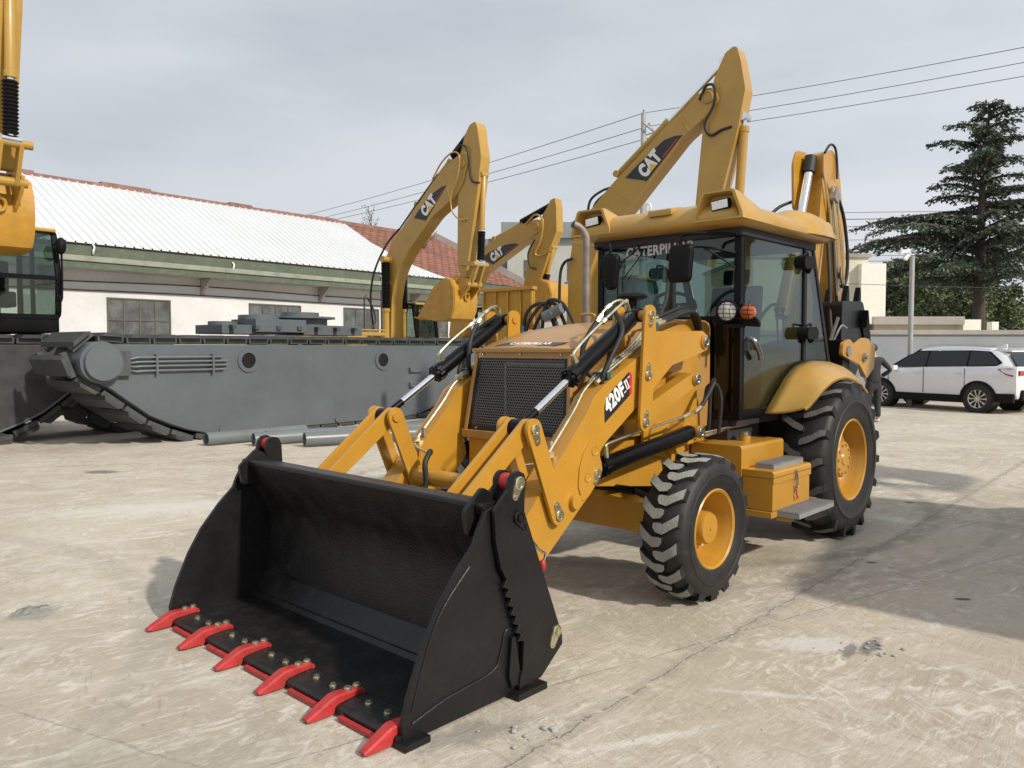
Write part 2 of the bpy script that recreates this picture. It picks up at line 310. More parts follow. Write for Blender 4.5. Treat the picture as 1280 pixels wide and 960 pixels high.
class MB:
    def __init__(s): s.v = []; s.f = []
    def add(s, vs, fs):
        o = len(s.v); s.v += [tuple(v) for v in vs]; s.f += [tuple(i+o for i in f) for f in fs]
    def box(s, c, d, rot=None):
        x, y, z = [k/2 for k in d]; c = Vector(c)
        vs = [Vector(p) for p in ((-x,-y,-z),(x,-y,-z),(x,y,-z),(-x,y,-z),(-x,-y,z),(x,-y,z),(x,y,z),(-x,y,z))]
        if rot is not None: vs = [rot @ p for p in vs]
        s.add([p+c for p in vs], [(0,3,2,1),(4,5,6,7),(0,1,5,4),(1,2,6,5),(2,3,7,6),(3,0,4,7)]); return s
    def bb(s, x0, x1, y0, y1, z0, z1): return s.box(((x0+x1)/2, (y0+y1)/2, (z0+z1)/2), (abs(x1-x0), abs(y1-y0), abs(z1-z0)))
    def prism(s, poly, pl, d0, d1):
        n = len(poly)
        ar = sum(poly[i][0]*poly[(i+1) % n][1]-poly[(i+1) % n][0]*poly[i][1] for i in range(n))
        if ar < 0: poly = poly[::-1]
        f3 = {'xz': lambda a, b, d: (a, d, b), 'xy': lambda a, b, d: (a, b, d), 'yz': lambda a, b, d: (d, a, b)}[pl]
        if pl == 'xz': d0, d1 = max(d0, d1), min(d0, d1)
        else: d0, d1 = min(d0, d1), max(d0, d1)
        vs = [f3(a, b, d0) for a, b in poly] + [f3(a, b, d1) for a, b in poly]
        s.add(vs, [tuple(range(n-1, -1, -1)), tuple(range(n, 2*n))] + [(i, (i+1) % n, (i+1) % n+n, i+n) for i in range(n)]); return s
    def cyl(s, p0, p1, r0, r1=None, n=20, caps=True):
        r1 = r0 if r1 is None else r1; p0 = Vector(p0); p1 = Vector(p1); u, w = frame_from(p1-p0)
        vs = [p0+(u*math.cos(2*math.pi*i/n)+w*math.sin(2*math.pi*i/n))*r0 for i in range(n)] + [p1+(u*math.cos(2*math.pi*i/n)+w*math.sin(2*math.pi*i/n))*r1 for i in range(n)]
        fs = [(i, (i+1) % n, (i+1) % n+n, i+n) for i in range(n)]
        if caps: fs += [tuple(range(n-1, -1, -1)), tuple(range(n, 2*n))]
        s.add(vs, fs); return s
    def tube(s, pts, r, n=10, k=6, closed=False):
        P = smooth_path(pts, k); N = len(P); u = None; rings = []
        for i, p in enumerate(P):
            d = (P[min(i+1, N-1)]-P[max(i-1, 0)]).normalized()
            if u is None: u, _w = frame_from(d)
            u = (u-d*u.dot(d)).normalized(); w = d.cross(u)
            rings.append([p+(u*math.cos(2*math.pi*j/n)+w*math.sin(2*math.pi*j/n))*r for j in range(n)])
        s.loft(rings); return s
    def loft(s, rings, caps=True, wrap=True):
        n = len(rings[0]); vs = [p for r in rings for p in r]; fs = []
        for i in range(len(rings)-1):
            for j in range(n if wrap else n-1):
                fs.append((i*n+j, i*n+(j+1) % n, (i+1)*n+(j+1) % n, (i+1)*n+j))
        if caps and wrap: fs += [tuple(range(n-1, -1, -1)), tuple(range((len(rings)-1)*n, len(rings)*n))]
        s.add(vs, fs); return s
    def lathe(s, prof, o, axis, n=48, caps=True):
        o = Vector(o); a = Vector(axis).normalized(); u, w = frame_from(a)
        s.loft([[o+a*h+(u*math.cos(2*math.pi*j/n)+w*math.sin(2*math.pi*j/n))*r for j in range(n)] for r, h in prof], caps=caps); return s
    def ball(s, c, r, n=16, m=10, rot=None):
        r = (r, r, r) if isinstance(r, (int, float)) else r; c = Vector(c); rings = []
        for i in range(1, m):
            t = math.pi*i/m
            ring = [Vector((r[0]*math.sin(t)*math.cos(2*math.pi*j/n), r[1]*math.sin(t)*math.sin(2*math.pi*j/n), -r[2]*math.cos(t))) for j in range(n)]
            rings.append([(rot @ q if rot else q)+c for q in ring])
        s.loft(rings); return s
    def sheet(s, grid, th=0):
        a, b = len(grid), len(grid[0]); vs = [Vector(p) for r in grid for p in r]
        fs = [(i*b+j, i*b+j+1, (i+1)*b+j+1, (i+1)*b+j) for i in range(a-1) for j in range(b-1)]; s.add(vs, fs); return s
    def islands(s):
        par = list(range(len(s.v)))
        def find(a):
            while par[a] != a: par[a] = par[par[a]]; a = par[a]
            return a
        for f in s.f:
            r = find(f[0])
            for i in f[1:]: par[find(i)] = r
        groups = {}
        for f in s.f: groups.setdefault(find(f[0]), []).append(f)
        out = []
        for fs in groups.values():
            used = sorted({i for f in fs for i in f}); mp_ = {k: n for n, k in enumerate(used)}
            q = MB(); q.add([s.v[k] for k in used], [tuple(mp_[i] for i in f) for f in fs]); out.append(q)
        return out
    def build(s, name, m, parent=None, bevel=0, ang=35, seg=2, solid=0, wn=True, recalc=True, sub=0):
        if name in SPLIT:
            isl = s.islands()
            if len(isl) > 1:
                rs = [q._build(name, m, parent, bevel, ang, seg, solid, wn, recalc, sub) for q in isl]; return rs[0]
        return s._build(name, m, parent, bevel, ang, seg, solid, wn, recalc, sub)
    def _build(s, name, m, parent=None, bevel=0, ang=35, seg=2, solid=0, wn=True, recalc=True, sub=0):
        me = bpy.data.meshes.new(name); me.from_pydata(s.v, [], s.f)
        ob = bpy.data.objects.new(name, me); C.objects.link(ob); ob.parent = parent
        bm = bmesh.new(); bm.from_mesh(me)
        if recalc: bmesh.ops.recalc_face_normals(bm, faces=bm.faces)
        if bevel:
            es = [e for e in bm.edges if len(e.link_faces) == 2 and e.calc_face_angle(0) > R(ang)]
            bmesh.ops.bevel(bm, geom=es, offset=bevel, segments=seg, profile=.6, affect='EDGES', clamp_overlap=True)
        bm.to_mesh(me); bm.free()
        me.polygons.foreach_set('use_smooth', [True]*len(me.polygons))
        me.set_sharp_from_angle(angle=R(50 if bevel else 38))
        me.materials.append(m)
        if solid:
            md = ob.modifiers.new('solid', 'SOLIDIFY'); md.thickness = solid; md.offset = 0
        if sub:
            md = ob.modifiers.new('sub', 'SUBSURF'); md.levels = sub; md.render_levels = sub
        if bevel and wn:
            md = ob.modifiers.new('wn', 'WEIGHTED_NORMAL'); md.keep_sharp = True
        return ob
def empty(name, loc=(0, 0, 0), rz=0, parent=None):
    o = bpy.data.objects.new(name, None); C.objects.link(o); o.location = loc; o.rotation_euler = (0, 0, rz); o.parent = parent
    o.empty_display_size = .2; return o
def tag(o, label=None, cat=None, group=None, kind=None):
    if label: o['label'] = label
    if cat: o['category'] = cat
    if group: o['group'] = group
    if kind: o['kind'] = kind
    return o
def copy_tree(o, parent=None):
    c = o.copy(); C.objects.link(c); c.parent = parent
    for ch in list(o.children): copy_tree(ch, c)
    return c
def text(name, s, size, org, right, up, m, parent, bold=.02, shear=0, sx=1.0, align='CENTER', depth=.001):
    cu = bpy.data.curves.new('t', 'FONT'); cu.body = s; cu.size = size; cu.offset = bold*size; cu.extrude = depth; cu.shear = shear
    cu.align_x = align; cu.align_y = 'CENTER'; cu.space_character = 1.0+bold*1.6; cu.resolution_u = 4
    o = bpy.data.objects.new('t', cu); C.objects.link(o)
    dg = bpy.context.evaluated_depsgraph_get(); me = bpy.data.meshes.new_from_object(o.evaluated_get(dg))
    bpy.data.objects.remove(o)
    r = Vector(right).normalized(); u = Vector(up); u = (u-r*u.dot(r)).normalized(); n = r.cross(u)
    mtx = Matrix(((r.x*sx, u.x, n.x, org[0]), (r.y*sx, u.y, n.y, org[1]), (r.z*sx, u.z, n.z, org[2]), (0, 0, 0, 1)))
    me.transform(mtx); me.materials.clear(); me.materials.append(m)
    ob = bpy.data.objects.new(name, me); C.objects.link(ob); ob.parent = parent; return ob
def rpoly(pts, r, k=4, rs=None):
    """round the corners of a 2-D polygon"""
    out = []; n = len(pts)
    for i in range(n):
        p = Vector((*pts[i], 0)); a = Vector((*pts[i-1], 0)); b = Vector((*pts[(i+1) % n], 0))
        rr = rs[i] if rs else r
        if rr <= 0: out.append(tuple(pts[i])); continue
        da, db = (a-p), (b-p); rr = min(rr, da.length*.48, db.length*.48); A = p+da.normalized()*rr; B = p+db.normalized()*rr
        for t in range(k+1):
            t /= k; q = A*(1-t)**2+p*2*t*(1-t)+B*t*t; out.append((q.x, q.y))
    return out
def stadium(p, q, r0, r1=None, n=8):
    r1 = r0 if r1 is None else r1; a = math.atan2(q[1]-p[1], q[0]-p[0]); out = []
    for i in range(n+1):
        t = a+math.pi/2+math.pi*i/n; out.append((p[0]+r0*math.cos(t), p[1]+r0*math.sin(t)))
    for i in range(n+1):
        t = a-math.pi/2+math.pi*i/n; out.append((q[0]+r1*math.cos(t), q[1]+r1*math.sin(t)))
    return out
def bar(mb, p0, p1, a, b, up=(0, 0, 1)):
    p0 = Vector(p0); p1 = Vector(p1); d = (p1-p0).normalized(); s = d.cross(Vector(up))
    if s.length < 1e-3: s = d.cross(Vector((1, 0, 0)))
    s.normalize(); t = s.cross(d)
    mb.loft([[p+s*a/2*i+t*b/2*j for i, j in ((-1,-1),(1,-1),(1,1),(-1,1))] for p in (p0, p1)]); return mb

# ------------------------------------------------------------------ wheels
def make_wheel(parent, cx, cz, vc, side, Ro, W, rr, kind):
    """cx,cz axle; vc centre plane of the tyre; side +1 = outer face towards +y"""
    w = empty('wheel', (0, 0, 0), 0, parent)
    o = Vector((cx, vc, cz)); ax = Vector((0, side, 0)); hw = W/2
    lug = .030 if kind == 'front' else .042
    Rc = Ro-lug
    prof = [(rr-.012, hw-.045), (rr+.004, hw-.022), (rr+.03, hw-.012), (rr+(Rc-rr)*.3, hw+.0), (rr+(Rc-rr)*.50, hw+.004), (rr+(Rc-rr)*.52, hw+.009), (rr+(Rc-rr)*.56, hw+.009), (rr+(Rc-rr)*.58, hw+.003), (rr+(Rc-rr)*.78, hw-.004),
            (Rc-.02, hw-.022), (Rc, hw-.055)]
    prof = prof + [(Rc+.006, 0)] + [(r, -h) for r, h in prof[::-1]]
    mb = MB(); mb.lathe(prof, o, ax, 72, caps=False)
    n0 = len(mb.f); caps = MB()
    u, q = frame_from(ax)
    def P(s, h, r):
        a = s/Ro; return o+ax*h+(u*math.cos(a)+q*math.sin(a))*r
    N = 17 if kind == 'front' else 18; pitch = 2*math.pi*Ro/N
    for k in range(N):
        for row in (1, -1):
            s0 = k*pitch+(pitch/2 if row < 0 else 0)
            if kind == 'front':
                path = [(-.044, hw-.018, .040), (-.016, hw*.64, .036), (.026, hw*.24, .036), (.020, -hw*.08, .033), (.010, -hw*.20, .016)]
            else:
                path = [(-.062, hw-.004, .030), (-.045, hw*.72, .034), (.005, hw*.38, .034), (.035, hw*.04, .031), (.040, -hw*.04, .02)]
            body = []; top = []
            for i, (s, h, ww) in enumerate(path):
                hh = h*row; drop = .010 if i == 0 else 0
                rt = Ro-(.012 if i == 0 else .002 if i == 1 else 0); rb = Rc-.03 if i else Rc-(.05 if kind == 'front' else .10)
                sl = .013
                body.append([P(s0+s-ww-sl, hh, rb), P(s0+s+ww+sl, hh, rb), P(s0+s+ww, hh*(.985), rt), P(s0+s-ww, hh*.985, rt)])
                e = .985-.03*(i == 0)
                top.append([P(s0+s-ww+.003, hh*e, rt-.004), P(s0+s+ww-.003, hh*e, rt-.004), P(s0+s+ww-.003, hh*e, rt+.0025), P(s0+s-ww+.003, hh*e, rt+.0025)])
            mb.loft(body); caps.loft(top)
    n1 = len(mb.f); mb.add(caps.v, caps.f)
    t = mb.build('tyre', M['rubber'], w); t.data.materials.append(M['lug' if kind == 'front' else 'lugdark'])
    for p in t.data.polygons:
        if p.index >= n1: p.material_index = 1
    rim = MB(); f = rr
    dish = hw-.20 if kind == 'front' else hw-.17
    pr = [(f+.012, hw-.055), (f+.014, hw-.02), (f+.004, hw-.012), (f-.010, hw-.022), (f-.016, hw-.05), (f-.030, hw-.085), (f-.034, dish+.03), (f-.055, dish), (.16 if kind == 'rear' else .115, dish+.005)]
    if kind == 'front': pr += [(.112, dish+.012), (.108, hw-.075), (.098, hw-.055), (.03, hw-.052), (.001, hw-.052)]
    else: pr += [(.172, dish+.008), (.166, hw-.105), (.150, hw-.088), (.06, hw-.086), (.052, hw-.078), (.001, hw-.078)]
    rim.lathe(pr, o, ax, 64, caps=False); rim.lathe([(f+.01, -hw+.05), (f-.01, -hw+.03), (f-.03, -hw+.1), (f-.035, dish)], o, ax, 48, caps=False)
    rim.cyl(o-ax*(hw-.06), o+ax*dish, f-.06, n=24)
    nb = 10 if kind == 'rear' else 8; rb_ = .128 if kind == 'rear' else .155
    if kind == 'rear':
        for i in range(nb):
            a = 2*math.pi*i/nb; c = o+(u*math.cos(a)+q*math.sin(a))*rb_; rim.cyl(c+ax*(hw-.10), c+ax*(hw-.076), .012, n=6)
        for i in range(8):
            a = 2*math.pi*i/8+.2; c = o+(u*math.cos(a)+q*math.sin(a))*.215; rim.cyl(c+ax*(dish-.01), c+ax*(dish+.026), .013, n=6)
    else:
        for i in range(5):
            a = 2*math.pi*i/5+.3; c = o+(u*math.cos(a)+q*math.sin(a))*.168; rim.cyl(c+ax*(dish-.01), c+ax*(dish+.035), .016, n=10)
        rim.cyl(o+ax*(hw-.06), o+ax*(hw-.045), .012, n=8)
    rim.build('rim', M['yellow'], w, wn=False)
    return w

def bolt(mb, c, ax, r=.014, h=.014):
    c = Vector(c); a = Vector(ax); mb.cyl(c-a*.01, c+a*h, r, n=6); return mb
def pin_plate(parent, p, q, y, side=1, mat_='brass'):
    """zinc pin retainer plate with two bolts, lying on a face y = const"""
    mb = MB(); mb.prism(stadium(p, q, .030, .020), 'xz', y, y+side*.008)
    mb.cyl((p[0], y, p[1]), (p[0], y+side*.020, p[1]), .017, n=6); mb.cyl((q[0], y, q[1]), (q[0], y+side*.016, q[1]), .009, n=6)
    mb.lathe([(.030, 0), (.032, .012), (.026, .014), (.024, .006)], (p[0], y, p[1]), (0, side, 0), 20, caps=False)
    return mb

# ================================================================== BACKHOE LOADER
L = empty('backhoe_loader', (2.160, 7.688, 0), R(-132.8595))
tag(L, 'yellow backhoe loader with black front bucket and six red teeth, parked in the foreground', 'backhoe loader')

# ---- chassis
mb = MB(); mb.bb(.1, 2.98, -.40, .40, .76, 1.03); mb.bb(2.9, 3.05, -.42, .42, .745, 1.03)
mb.prism([(1.9, .62), (3.0, .76), (3.0, .9), (1.9, .9)], 'xz', .30, .47); mb.prism([(1.9, .62), (3.0, .76), (3.0, .9), (1.9, .9)], 'xz', -.30, -.47)
mb.build('chassis', M['yellow'], L, bevel=.01)
mb = MB()                                             # front axle beam with hinged centre
mb.prism([(-.78, .44), (-.70, .40), (.70, .40), (.78, .44), (.78, .60), (.5, .62), (.2, .66), (-.2, .66), (-.5, .62), (-.78, .60)], 'yz', 2.30, 2.56)
mb.prism([(.24, .62), (.34, .62), (.37, .78), (.21, .78)], 'yz', 2.40, 2.60)
ax_ = mb.build('front_axle', M['yellow'], L, bevel=.012)
mb = MB()
for s in (1, -1):
    mb.cyl((2.62, s*.12, .70), (2.62, s*.62, .70), .028, n=14); mb.cyl((2.62, s*.62, .70), (2.55, s*.80, .62), .02, n=10)
mb.build('steering_cylinder', M['blackgloss'], L)
mb = MB(); mb.cyl((0, -.75, .69), (0, .75, .69), .16, n=24); mb.ball((0, 0, .69), (.24, .26, .26)); mb.bb(-.35, .3, -.45, .45, .72, 1.0)
mb.build('rear_axle', M['plastic'], L)
mb = MB(); mb.bb(.3, 2.2, -.36, .36, .55, .78); mb.cyl((1.0, 0, .6), (2.3, 0, .62), .05); mb.build('drivetrain', M['plastic'], L, bevel=.03)
for s in (1, -1):
    make_wheel(L, 2.415, .48, s*(1.135-.16), s, .485, .32, .255, 'front')
    make_wheel(L, -.03, .685, s*(1.135-.215), s, .69, .43, .350, 'rear')

# ---- hood
mb = MB(); rings = []
for x, hw_, zt in ((3.085, .445, 1.665), (2.95, .45, 1.715), (2.6, .45, 1.80), (2.2, .45, 1.855), (1.75, .45, 1.89), (1.30, .45, 1.90)):
    sec = [(-hw_, 1.04)] + [(-hw_, zt-.075), (-hw_+.012, zt-.03), (-hw_+.05, zt-.006), (-hw_*.5, zt+.006), (0, zt+.010), (hw_*.5, zt+.006), (hw_-.05, zt-.006), (hw_-.012, zt-.03), (hw_, zt-.075)] + [(hw_, 1.04)]
    if x > 3.0: sec = [(y, max(z, 1.62)) if 0 < i < len(sec)-1 else (y, 1.60) for i, (y, z) in enumerate(sec)]
    elif x > 2.9: sec = [(y, max(z, 1.62)) if 0 < i < len(sec)-1 else (y, 1.60) for i, (y, z) in enumerate(sec)]
    rings.append([Vector((x, y, z)) for y, z in sec])
mb.loft(rings); mb.bb(2.5, 3.0, -.45, -.435, 1.06, 1.64); mb.bb(2.5, 3.0, .435, .45, 1.06, 1.64); hood = mb.build('hood', M['hood'], L, bevel=0)
mb = MB(); mb.bb(3.06, 3.112, -.455, .455, 1.640, 1.667); mb.build('hood_lip', M['hood'], L, bevel=.006)
# grille surround: a sloping frame, wider at the bottom
def fx(z): return 3.085+(1.66-z)*.14
def fr(z): return .440+(1.66-z)*.085
mb = MB()
for y0, y1 in ((-1, 1), (1, -1)):
    s = y0
    mb.loft([[Vector((fx(z), s*fr(z), z)), Vector((fx(z), s*(fr(z)-.032), z)), Vector((fx(z)-.16, s*(fr(z)-.032), z)), Vector((fx(z)-.16, s*fr(z), z))] for z in (1.648, 1.07)])
mb.prism([(fx(1.075)+.004, 1.03), (fx(1.075)+.012, 1.085), (fx(1.075)-.02, 1.088), (fx(1.075)-.2, 1.088), (fx(1.075)-.2, 1.03)], 'xz', -.497, .497)
mb.build('grille_surround', M['hood'], L, bevel=.006)
mb = MB(); mb.bb(2.97, 3.125, -.475, .475, .745, 1.032); mb.build('nose_box', M['yellow'], L, bevel=.012)
# grille panel, radiator and cage behind it
mb = MB(); e = .012
mb.sheet([[(fx(z)-e, y*(fr(z)-.032), z) for y in (-1, 1)] for z in (1.640, 1.088)]); gp = mb.build('grille', M['grille'], L)
mb = MB()
for z0, z1 in ((1.640, 1.612), (1.12, 1.088)): mb.sheet([[(fx(z)-e+.003, y*(fr(z)-.032), z) for y in (-1, 1)] for z in (z0, z1)])
for s in (1, -1): mb.sheet([[(fx(z)-e+.003, s*(fr(z)-.032-q), z) for q in (0, .03)] for z in (1.64, 1.088)])
gb = mb.build('grille_border', M['black'], gp)
mb = MB()
for y in (-.36, 0, .36):
    for z in (1.626, 1.104): mb.cyl((fx(z)-.01, y, z), (fx(z)+.006, y, z), .008, n=8)
mb.build('grille_bolt', M['steel'], gp)
mb = MB()
for i in range(26): mb.bb(2.945, 2.955, -.36, .40, 1.10+i*.020, 1.108+i*.020)
mb.bb(2.90, 2.945, -.43, .43, 1.04, 1.615); mb.bb(2.93, 3.08, -.43, -.40, 1.06, 1.6); mb.build('radiator', M['plastic'], L)
mb = MB()
for y in (-.22, .41): bar(mb, (3.0, y, 1.08), (3.0, y, 1.56), .018, .018)
for z in (1.10, 1.56): bar(mb, (3.0, -.22, z), (3.0, .41, z), .018, .018)
mb.build('radiator_cage', M['steel'], L)
# hood lettering
mb = MB(); nx_ = Vector((.38, 0, 1)).normalized()
text_z = lambda x: 1.715+(2.95-x)*(-.40)
org = Vector((3.02, .02, 1.693)); upv = Vector((-.135, 0, .05)).normalized(); nn = Vector((0, 1, 0)).cross(upv)
mb = MB(); pts = [org+Vector((0, y, 0))+upv*q+nn*.004 for y, q in ((-.30, -.032), (.25, -.032), (.32, .034), (-.23, .034))]
pts2 = [p-nn*.003 for p in pts]; mb.loft([pts2, pts]); dl = mb.build('hood_decal', M['decal'], L)
text('lettering', 'CATERPILLAR', .056, org+Vector((0, .01, 0))+nn*.007, (0, 1, 0), upv, M['white'], dl, bold=.03, sx=1.05)
for y in (-.20, .24):
    mb = MB(); mb.tube([(2.08, y-.07, 1.86), (2.08, y-.07, 1.92), (2.08, y-.05, 1.935), (2.08, y+.05, 1.935), (2.08, y+.07, 1.92), (2.08, y+.07, 1.86)], .011, 8, 3); mb.build('hood_handle', M['hood'], L)
# precleaner and exhaust
mb = MB(); mb.cyl((2.0, .165, 1.84), (2.0, .165, 2.04), .038); mb.lathe([(.05, 2.035), (.115, 2.05), (.12, 2.062), (.10, 2.082), (.04, 2.092), (.001, 2.092)], (2.0, .165, 0), (0, 0, 1), 32)
mb.build('air_precleaner', M['plastic'], L)
mb = MB(); mb.tube([(1.90, -.35, 1.84), (1.90, -.35, 2.2), (1.90, -.35, 2.53), (1.915, -.36, 2.60), (1.955, -.38, 2.65), (2.01, -.405, 2.675)], .032, 18, 6)
mb.cyl((1.90, -.35, 1.83), (1.90, -.35, 1.93), .042); ex = mb.build('exhaust_pipe', M['exhaust'], L)
mb = MB(); mb.cyl((2.008, -.404, 2.674), (2.014, -.4068, 2.6765), .026, n=18); mb.build('pipe_mouth', M['black'], ex)

# ---- loader towers and side boxes
for s in (1, -1):
    mb = MB(); mb.prism(rpoly([(2.30, .92), (2.30, 1.60), (2.20, 1.76), (1.62, 1.90), (1.55, 1.88), (1.55, .92)], .03), 'xz', s*.455, s*.480)
    mb.prism(stadium((1.90, 1.05), (1.99, .95), .07, .07), 'xz', s*.48, s*.60)
    mb.build('loader_tower', M['yellow'], L, bevel=.008)
    mb = MB(); mb.prism(stadium((2.12, 1.00), (2.0, .95), .13, .10), 'xz', s*.48, s*.50); mb.build('tower_gusset', M['yellow'], L, bevel=.004)

# ---- loader arm, both sides
ARM_T = [(4.10, .44), (3.833, .682), (3.443, 1.07), (3.257, 1.254), (3.177, 1.363), (3.06, 1.437), (2.66, 1.625), (2.488, 1.784), (1.84, 1.796), (1.775, 1.765), (1.757, 1.71), (1.775, 1.655)]
ARM_B = [(1.941, 1.612), (2.262, 1.548), (2.480, 1.405), (2.684, 1.287), (3.041, 1.075), (3.120, 1.005), (3.098, .950), (3.085, .900), (3.125, .845), (3.230, .747), (3.681, .406), (3.92, .21), (4.05, .18), (4.14, .24), (4.16, .36)]
def loader_side(s):
    a = empty('loader_arm', (0, 0, 0), 0, L)
    Y = lambda v: s*v
    mb = MB(); poly = ARM_T+ARM_B
    mb.prism(poly, 'xz', Y(.535), Y(.690)); mb.build('arm_beam', M['yellow'], a, bevel=.007)
    # raised reinforcement plate at the elbow, with two dimples
    arc = [(3.300, .735), (3.335, .83), (3.325, .94), (3.285, 1.03), (3.215, 1.105), (3.13, 1.135), (3.06, 1.128), (3.105, 1.05), (3.125, 1.0), (3.102, .95), (3.092, .90), (3.13, .85), (3.235, .752)]
    mb = MB(); mb.prism(rpoly(arc, .02, 3), 'xz', Y(.688), Y(.700)); rp = mb.build('reinforcement_plate', M['yellow'], a, bevel=.004)
    mb = MB()
    for c in ((3.175, 1.035), (3.243, .878)): mb.lathe([(.032, 0), (.034, .004), (.027, .005), (.022, .001), (.001, .001)], (c[0], Y(.700), c[1]), (0, s, 0), 20)
    mb.cyl((3.375, Y(.685), .745), (3.375, Y(.722), .745), .045, n=28); mb.build('boss', M['yellow'], a, bevel=.004)
    pin_plate(a, (3.150, .890), (3.170, .842), Y(.700), s).build('pin_retainer', M['brass'], a)
    # cross tube belongs to the left arm's welding; see below.  Levelling plates (outer and inner)
    for v0, v1 in ((.722, .745), (.480, .503)):
        poly2 = [(2.565, 1.93), (2.60, 1.955), (2.65, 1.955), (2.685, 1.93), (2.70, 1.80), (2.745, 1.20), (2.735, 1.145), (2.70, 1.115), (2.655, 1.115), (2.622, 1.15), (2.60, 1.30), (2.578, 1.45), (2.56, 1.70)]
        mb = MB(); mb.prism(rpoly(poly2, .03, 3), 'xz', Y(v0), Y(v1)); lp = mb.build('levelling_plate', M['yellow'], a, bevel=.004)
    for p, q in (((2.625, 1.888), (2.632, 1.83)), ((2.660, 1.488), (2.655, 1.555)), ((2.683, 1.178), (2.676, 1.24))):
        pin_plate(a, p, q, Y(.745), s).build('pin_retainer', M['brass'], a)
    mb = MB(); 
    for c in ((2.625, 1.888), (2.660, 1.488), (2.683, 1.178)): mb.cyl((c[0], Y(.47), c[1]), (c[0], Y(.74), c[1]), .032, n=20)
    mb.cyl((1.827, Y(.47), 1.717), (1.827, Y(.705), 1.717), .052, n=24); mb.cyl((1.968, Y(.47), 1.443), (1.968, Y(.715), 1.443), .046, n=24); mb.cyl((1.905, Y(.50), 1.052), (1.905, Y(.715), 1.052), .045, n=24)
    mb.build('pivot_pin', M['yellow'], a)
    for c, v in (((1.827, 1.717), .705), ((1.968, 1.443), .715), ((1.905, 1.052), .715)):
        mb = MB()
        mb.lathe([(.040, 0), (.040, .012), (.032, .016), (.030, .008), (.001, .008)], (c[0], Y(v), c[1]), (0, s, 0), 20); mb.cyl((c[0], Y(v), c[1]), (c[0], Y(v+.024), c[1]), .016, n=6)
        mb.build('pivot_bolt', M['steel'], a)
    # link from the plate foot back to the tower
    mb = MB(); mb.prism(rpoly([(2.68, 1.125), (2.735, 1.19), (2.58, 1.29), (1.985, 1.492), (1.93, 1.480), (1.912, 1.44), (1.935, 1.398), (2.61, 1.145)], .02, 3), 'xz', Y(.60), Y(.70))
    mb.build('levelling_link', M['yellow'], a, bevel=.010)
    # V lever at the front: rear leg pair, front leg pair
    AP = (3.778, 1.213); LP = (3.560, .695)
    for v0, v1 in ((.708, .733), (.490, .515)):
        mb = MB(); mb.prism(stadium(AP, LP, .062, .060), 'xz', Y(v0), Y(v1)); mb.build('lever_leg', M['yellow'], a, bevel=.004)
    mb = MB()
    for v0, v1 in ((.655, .683), (.540, .568)): mb.prism(stadium(AP, (4.29, .828), .058, .05), 'xz', Y(v0), Y(v1))
    mb.prism([(3.86, 1.10), (3.875, 1.115), (4.26, .83), (4.25, .815)], 'xz', Y(.566), Y(.657)); mb.build('bucket_link', M['yellow'], a, bevel=.004)
    mb = MB(); mb.cyl((AP[0], Y(.478), AP[1]), (AP[0], Y(.738), AP[1]), .034, n=20); mb.build('lever_pin', M['yellow'], a); mb = MB(); mb.cyl((LP[0], Y(.478), LP[1]), (LP[0], Y(.735), LP[1]), .03, n=20)
    mb.build('lever_pin', M['yellow'], a)
    pin_plate(a, (AP[0], AP[1]), (AP[0]-.022, AP[1]-.07), Y(.733), s).build('pin_retainer', M['brass'], a)
    pin_plate(a, (LP[0], LP[1]), (LP[0]+.030, LP[1]+.065), Y(.733), s).build('pin_retainer', M['brass'], a)
    # pipes along the top flange
    pp = MB()
    for k, dv in enumerate((.585, .615, .645)):
        off = .028
        pp.tube([(2.44, Y(dv), 1.815), (2.62, Y(dv), 1.655+off), (2.85, Y(dv), 1.548+off), (3.05, Y(dv), 1.452+off)], .0095, 8, 4)
    pp.tube([(3.05, Y(.60), 1.478), (3.17, Y(.60), 1.395), (3.27, Y(.60), 1.275), (3.5, Y(.60), 1.045), (3.53, Y(.60), 1.015), (3.545, Y(.56), .985), (3.55, Y(.50), .968), (3.56, Y(.42), .955)], .0095, 8, 5)
    pp.build('hydraulic_pipe', M['brass'], a)
    mb = MB(); mb.bb(2.98, 3.02, Y(.56), Y(.68), 1.475, 1.515); mb.bb(2.43, 2.46, Y(.56), Y(.68), 1.79, 1.845); mb.build('pipe_clamp', mat('teal_clamp', (.02, .09, .10), .5) if 'clamp' not in M else M['clamp'], a, bevel=.004)
    mb = MB(); mb.box((3.52, Y(.61), 1.035), (.055, .05, .035)); mb.cyl((3.46, Y(.58), 1.05), (3.46, Y(.58), 1.11), .018, n=8)
    for dv in (.585, .645): mb.cyl((3.03, Y(dv), 1.478), (3.09, Y(dv), 1.45), .016, n=6)
    mb.build('pipe_fitting', M['brass'], a)
    return a
M['clamp'] = mat('teal_clamp', (.02, .09, .10), .5)
armL = loader_side(1); armR = loader_side(-1)
mb = MB(); mb.cyl((3.60, -.56, .80), (3.60, .56, .80), .058, n=28); mb.build('cross_tube', M['yellow'], L)
